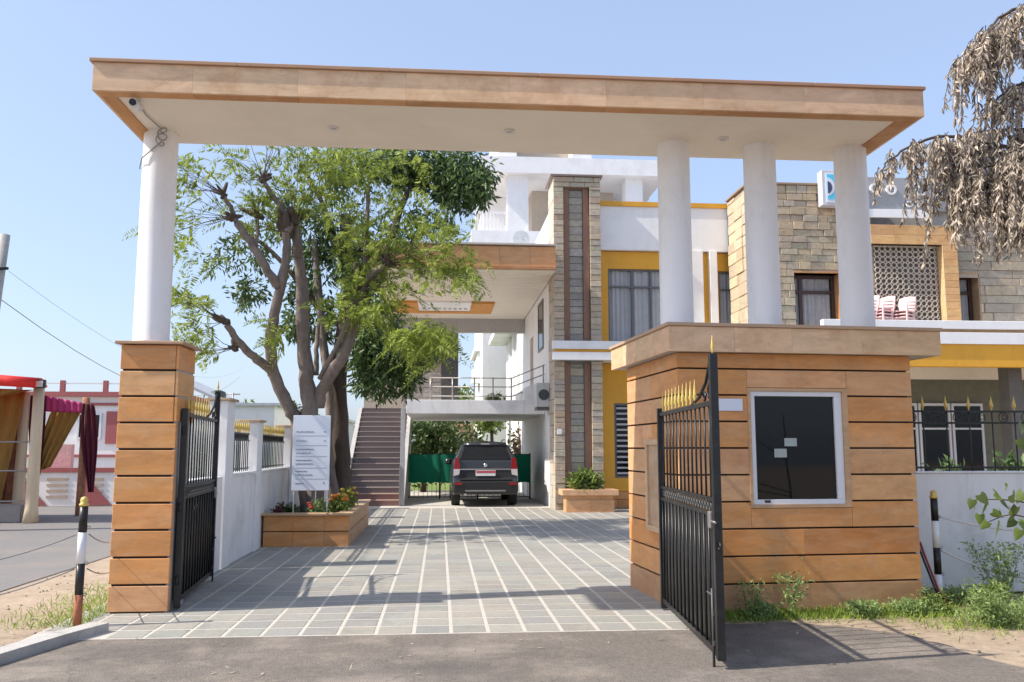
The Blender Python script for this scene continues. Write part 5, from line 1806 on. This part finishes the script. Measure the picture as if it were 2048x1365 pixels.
# houses and tanks beyond the wall
GREYR = mat('grey_sheet_roof', (.4, .42, .45), .6, .1, 2)
h1 = thing('shed', 'pale building with a sloping grey sheet roof behind the left gate leaf', 'building', (-10.5, 40, 0))
B(-12.2, -7.4, 40, 46, 0, 3.6).build('wall', WHITE, h1)
MB().prism([(-12.4, 5.0), (-12.4, 4.85), (-9.4, 3.5), (-7.2, 3.5), (-7.2, 3.62), (-9.4, 3.62)], 39.8, 46, 'y').build('roof', GREYR, h1, fixn=True)
for k in range(5):
    B(-11.7 + k * .9, -11.2 + k * .9, 39.95, 39.998, .6, 2.6).build('shutter', mat('blueish_shutter', (.3, .33, .38), .6), h1)
house('low white house far behind the feathery tree', -12.5, -6.2, 58, 64, 3.4, WHITE, [(-11, -10, 1.2, 2.4), (-8.8, -7.8, 1.2, 2.4)], group=None)
house('pale flat roofed house further down the street', -21, -14.5, 60, 68, 4.6, mat('cream_wall', (.6, .55, .46), .8), [(-19, -18, 1.2, 2.4), (-16.8, -15.8, 1.2, 2.4)])
for (u, v, d, s, lab) in ((436, 788, 42, .42, 'black rooftop water tank above the grey sheet roof'), (521, 820, 58, .5, 'black water tank on a roof left of the tree trunks')):
    p = at(u, v, d)
    t = thing('water_tank', lab, 'water tank', (p.x, d, p.z - s))
    MB().lathe((p.x, d, p.z - s), [(s * .85, 0), (s * .9, s * .3), (s * .86, s * .6), (s * .9, s * .9), (s * .8, s * 1.2), (s * .3, s * 1.4)], 20).build('tank', mat('tank_black', (.05, .06, .055), .6), t)
    for a in (-1, 1):
        B(p.x + a * s * .6 - .05, p.x + a * s * .6 + .05, d - .1, d + .1, 3.4, p.z - s).build('stand_leg', GREYPL, t)
mt = thing('antenna_mast', 'thin mast with a short crossbar above the wall railing, left of the trunks', 'antenna', (-10.4, 45, 0))
MB().tube([(-10.4, 45, 0), (-10.4, 45, 4.4)], .04, 6).build('mast', STEEL, mt)
MB().tube([(-10.75, 45, 4.32), (-10.05, 45, 4.32)], .03, 6).build('crossbar', STEEL, mt)
i_ = 0
for (x, y, h, rx, m, lab) in ((-13.2, 55, 4.4, 2.0, WEED, 'small bright tree beyond the shed, right of the water tank'), (-11, 66, 4.8, 1.8, OLIVE, 'far olive tree behind the second water tank'),
                              (-17, 70, 5.5, 2.4, OLIVE, 'far tree on the left horizon behind the street house'), (-9, 75, 4.6, 2.2, WEED, 'far green tree near the dark trunk'),
                              (-26, 80, 5.8, 3.0, OLIVE, 'far tree at the left edge beyond the tent'), (-5, 80, 5.0, 2.5, OLIVE, 'far tree hidden mostly behind the trunks')):
    bushtree(lab, x, y, h, rx, 1.3, 130, .35, m, 'far trees on the left')
# utility pole and wire
up_ = thing('utility_pole', 'leaning grey concrete utility pole with crossarm at the left edge', 'pole', (-9.35, 18, 0))
MB().tube([(-9.2, 18, 0), (-8.78, 18, 5.85)], [.15, .10], 10).build('pole', KERBM, up_)
MB().tube([(-9.3, 17.9, 5.1), (-8.62, 17.9, 5.14)], .03, 6).build('crossarm', BLACKM, up_)
MB().tube([(-8.95, 17.85, 4.35), (-8.8, 17.85, 4.5)], .07, 8).build('insulator', BLACKM, up_)


def wire(label, a, b, sag, r=.009):
    a, b = Vector(a), Vector(b)
    m = MB().tube([a.lerp(b, t / 16) - Vector((0, 0, sag * 4 * (t / 16) * (1 - t / 16))) for t in range(17)], r, 4)
    return tag(m.build('overhead_wire', mat('wire_grey', (.22, .22, .25), .7, bump=0)), label, 'wire', 'wires from the leaning pole')


wire('long overhead wire running from the leaning pole down behind the left pillar', (-8.8, 18, 4.55), (-13.5, 60, 6.4), 1.6)
wire('second thinner wire high above the first, from the leaning pole crossarm', (-8.65, 18, 5.1), (-13.0, 60, 7.2), 1.4, .004)

# ================================================================== BOLLARDS AND ROPES
BST = mat('bollard_white', (.75, .75, .77), .5, .05, 10, bump=0)
RUSTB = mat('rusty_red_base', (.35, .12, .06), .8, .2, 20, bump=.2)


def bollard(x, y, label, base):
    t = thing('bollard', label, 'bollard', (x, y, 0), 0, 'black and white rope bollards')
    for k, (a, b, m) in enumerate(((0, .28, base), (.28, .55, BLACKM), (.55, .82, BST), (.82, 1.05, BLACKM))):
        MB().lathe((x, y, 0), [(.036, a), (.036, b)], 16).build('band', m, t)
    MB().lathe((x, y, 0), [(.04, 1.05), (.042, 1.07), (.03, 1.08), (.034, 1.1), (.03, 1.12), (.008, 1.135)], 16).build('cap', GOLD, t)
    for z in (.28, .55, .86):
        MB().ring((x + .05, y, z), .014, .004, 8, 4).build('eyelet', STEEL, t)
    return t


bollard(-3.17, 8.24, 'black and white bollard with gold cap standing left of the pillar, rusty foot', RUSTB)
bollard(5.12, 8.84, 'black and white bollard among the weeds right of the booth', BST)
bollard(7.6, 8.75, 'black and white bollard outside the picture on the right', BST)
bollard(-5.6, 7.2, 'black and white bollard outside the picture on the left', RUSTB)
ROPE = mat('white_rope', (.62, .58, .56), .9, .2, 80, bump=.4)
CHN = mat('grey_chain', (.25, .25, .26), .6, .2, 60, bump=.4)
for (a, b, s, lab, m, r_) in (((5.17, 8.84, .86), (7.55, 8.75, .86), .16, 'upper white rope sagging right from the weed side bollard', ROPE, .013),
                       ((5.17, 8.84, .52), (7.55, 8.75, .5), .30, 'lower white rope sagging right from the weed side bollard into the weeds', ROPE, .013),
                       ((-3.22, 8.24, .80), (-5.55, 7.2, .80), .26, 'upper grey chain sagging left from the bollard by the pillar', CHN, .006),
                       ((-3.22, 8.24, .5), (-5.55, 7.2, .5), .26, 'lower grey chain sagging left from the bollard by the pillar', CHN, .006),
                       ((-3.12, 8.26, .80), (-3.7, 11.4, .80), .2, 'upper chain running from the left bollard behind the pillar', CHN, .006),
                       ((-3.12, 8.26, .5), (-3.7, 11.4, .5), .2, 'lower chain running from the left bollard behind the pillar', CHN, .006)):
    A, Bv = Vector(a), Vector(b)
    pts = [A.lerp(Bv, k / 20) - Vector((0, 0, s * 4 * (k / 20) * (1 - k / 20))) for k in range(21)]
    tag(MB().tube(pts, r_, 5).build('rope' if m is ROPE else 'chain', m), lab, 'rope' if m is ROPE else 'chain')
bollard(-3.7, 11.4, 'bollard hidden behind the left pillar carrying the chain end', RUSTB)

# ================================================================== WEEDS, GRASS


def patch(name, n, fx, m, L, W_=.12, up_z=1.4, z=-.01, kind='stuff', flat=.5):
    P = np.array([fx() for _ in range(n)])
    D = rnd_dirs(n, up_z)
    Ls = L * RS.uniform(.5, 1.3, n)
    o = put(name, leafmesh(name, m, P, D, side_of(D), Ls, Ls * W_, .1), None, (0, 0, 0), kind=kind)
    o['label'] = {'grass': 'short bright grass tufts along booth base and left shoulder', 'weeds': 'leafy low weeds spreading right of the booth'}.get(name, name)
    return o


def gx_():
    r = random.random()
    if r < .42:   # along booth base
        x = random.uniform(2.45, 5.0)
        return (x, 8.38 + (x - 2.3) * .07 - abs(random.gauss(0, .16)) - .03, -.02)
    if r < .68:   # right sand, weedy area
        return (random.uniform(4.2, 8.5), random.uniform(7.5, 9.4), -.02)
    if r < .8:
        return (random.gauss(5.2, .5), random.gauss(8.0, .4), -.02)
    return (-3.15 - random.uniform(0, 1.0) * random.random(), random.uniform(8.2, 10.8), -.02)


patch('grass', 16000, gx_, GRASS, .08, .10, 1.3)


def wx_():
    c = random.choice([(5.0, 7.75, .32), (5.5, 8.1, .5), (6.2, 8.3, .7), (5.3, 8.9, .3), (4.5, 8.25, .22), (6.9, 8.0, .7), (4.0, 8.22, .16), (3.0, 8.18, .14)])
    return (random.gauss(c[0], c[2] * .5), random.gauss(c[1], c[2] * .3), random.uniform(-.01, .12))


patch('weeds', 9000, wx_, WEEDP, .042, .32, .6)


def weedplant(label, x, y, h, r, n, m=WEEDP, L=.05):
    t = thing('weed_plant', label, 'weed', (x, y, -.02), 0)
    P, D = [], []
    sm_ = MB()
    for k in range(9):
        a = random.uniform(0, 6.28); rr_ = r * random.uniform(.3, 1)
        q = [Vector((rr_ * math.cos(a) * s_ ** 1.1, rr_ * math.sin(a) * s_ ** 1.1, h * s_ * random.uniform(.9, 1))) for s_ in (0, .35, .7, 1)]
        sm_.tube(q, [.006, .005, .003, .002], 4, cap=False)
        for j in range(n // 9):
            b = along(q, random.uniform(.25, 1)) + Vector((random.gauss(0, .045), random.gauss(0, .045), random.gauss(0, .035)))
            P.append(tuple(b)); D.append((random.gauss(0, 1), random.gauss(0, 1), random.gauss(.3, .6)))
    sm_.build('stems', m, t, local=True)
    P = np.array(P); D = norm(np.array(D)); Ls = L * RS.uniform(.6, 1.3, len(P))
    put('leaves', leafmesh('leaves', m, P, D, side_of(D), Ls, Ls * .3), t, local=True)


weedplant('tall feathery weed in front of the pale right wall, near the bollard', 5.75, 8.75, .62, .35, 900)
weedplant('bushy grey green weed at the asphalt corner right of the booth', 5.0, 7.7, .30, .34, 1000)
weedplant('pale weed clump growing at the right picture edge', 6.05, 8.3, .55, .4, 900)
weedplant('dense green weed by the foot of the right bollard', 5.3, 8.35, .25, .26, 700, WEED, .06)
weedplant('spindly pale weed growing against the booth below its window', 3.35, 8.30, .42, .2, 260)
weedplant('thin weed at the booth base near the open gate leaf', 2.9, 8.25, .34, .16, 200)
weedplant('low weed tuft near the right booth corner', 4.75, 8.3, .2, .2, 300, WEED)
weedplant('dark leafy weed at the far right edge beside the sand', 5.5, 7.35, .26, .28, 600, LEAF2, .08)
# pipes at the booth corner
for k, (m, dx) in enumerate(((BLACKM, 0), (mat('red_hose', (.3, .04, .04), .6), .03))):
    tag(MB().tube([(4.86 + dx, 8.75, .62), (4.92 + dx, 8.72, .4), (5.0 + dx, 8.7, .15), (5.1 + dx, 8.68, .0)], .011, 6).build('hose', m),
        ['black hose', 'red hose'][k] + ' curving down at the right corner of the booth', 'hose')
lf_n = 260
LPs = np.array([(random.uniform(-2.6, 6), random.uniform(9.5, 22), .008) if random.random() < .6 else (random.uniform(-5, 6.5), random.uniform(6.3, 8.2), .004) for _ in range(lf_n)])
LDs = rnd_dirs(lf_n); LDs[:, 2] *= .15; LDs = norm(LDs)
o = put('leaf_litter', leafmesh('leaf_litter', LEAFD, LPs, LDs, norm(np.cross(LDs, np.array([0, 0, 1.]))), RS.uniform(.03, .07, lf_n), RS.uniform(.012, .025, lf_n), .1), None, kind='stuff')
o['label'] = 'dry fallen leaves scattered over courtyard paving and driveway'
# pebbles and fallen leaves scattered on the sand
pb = MB()
for k in range(260):
    x, y = random.choice([(random.uniform(3.2, 7), random.uniform(6.4, 9)), (random.uniform(-4.8, -3.2), random.uniform(6, 12))])
    s = random.uniform(.006, .018)
    pb.lathe((x, y, -.018), [(s * .6, 0), (s, s * .5), (s * .5, s)], 5, smooth=False)
o = pb.build('pebbles', mat('pebble_brown', (.3, .25, .2), .9)); o['kind'] = 'stuff'; o['label'] = 'small stones scattered over the sandy ground'
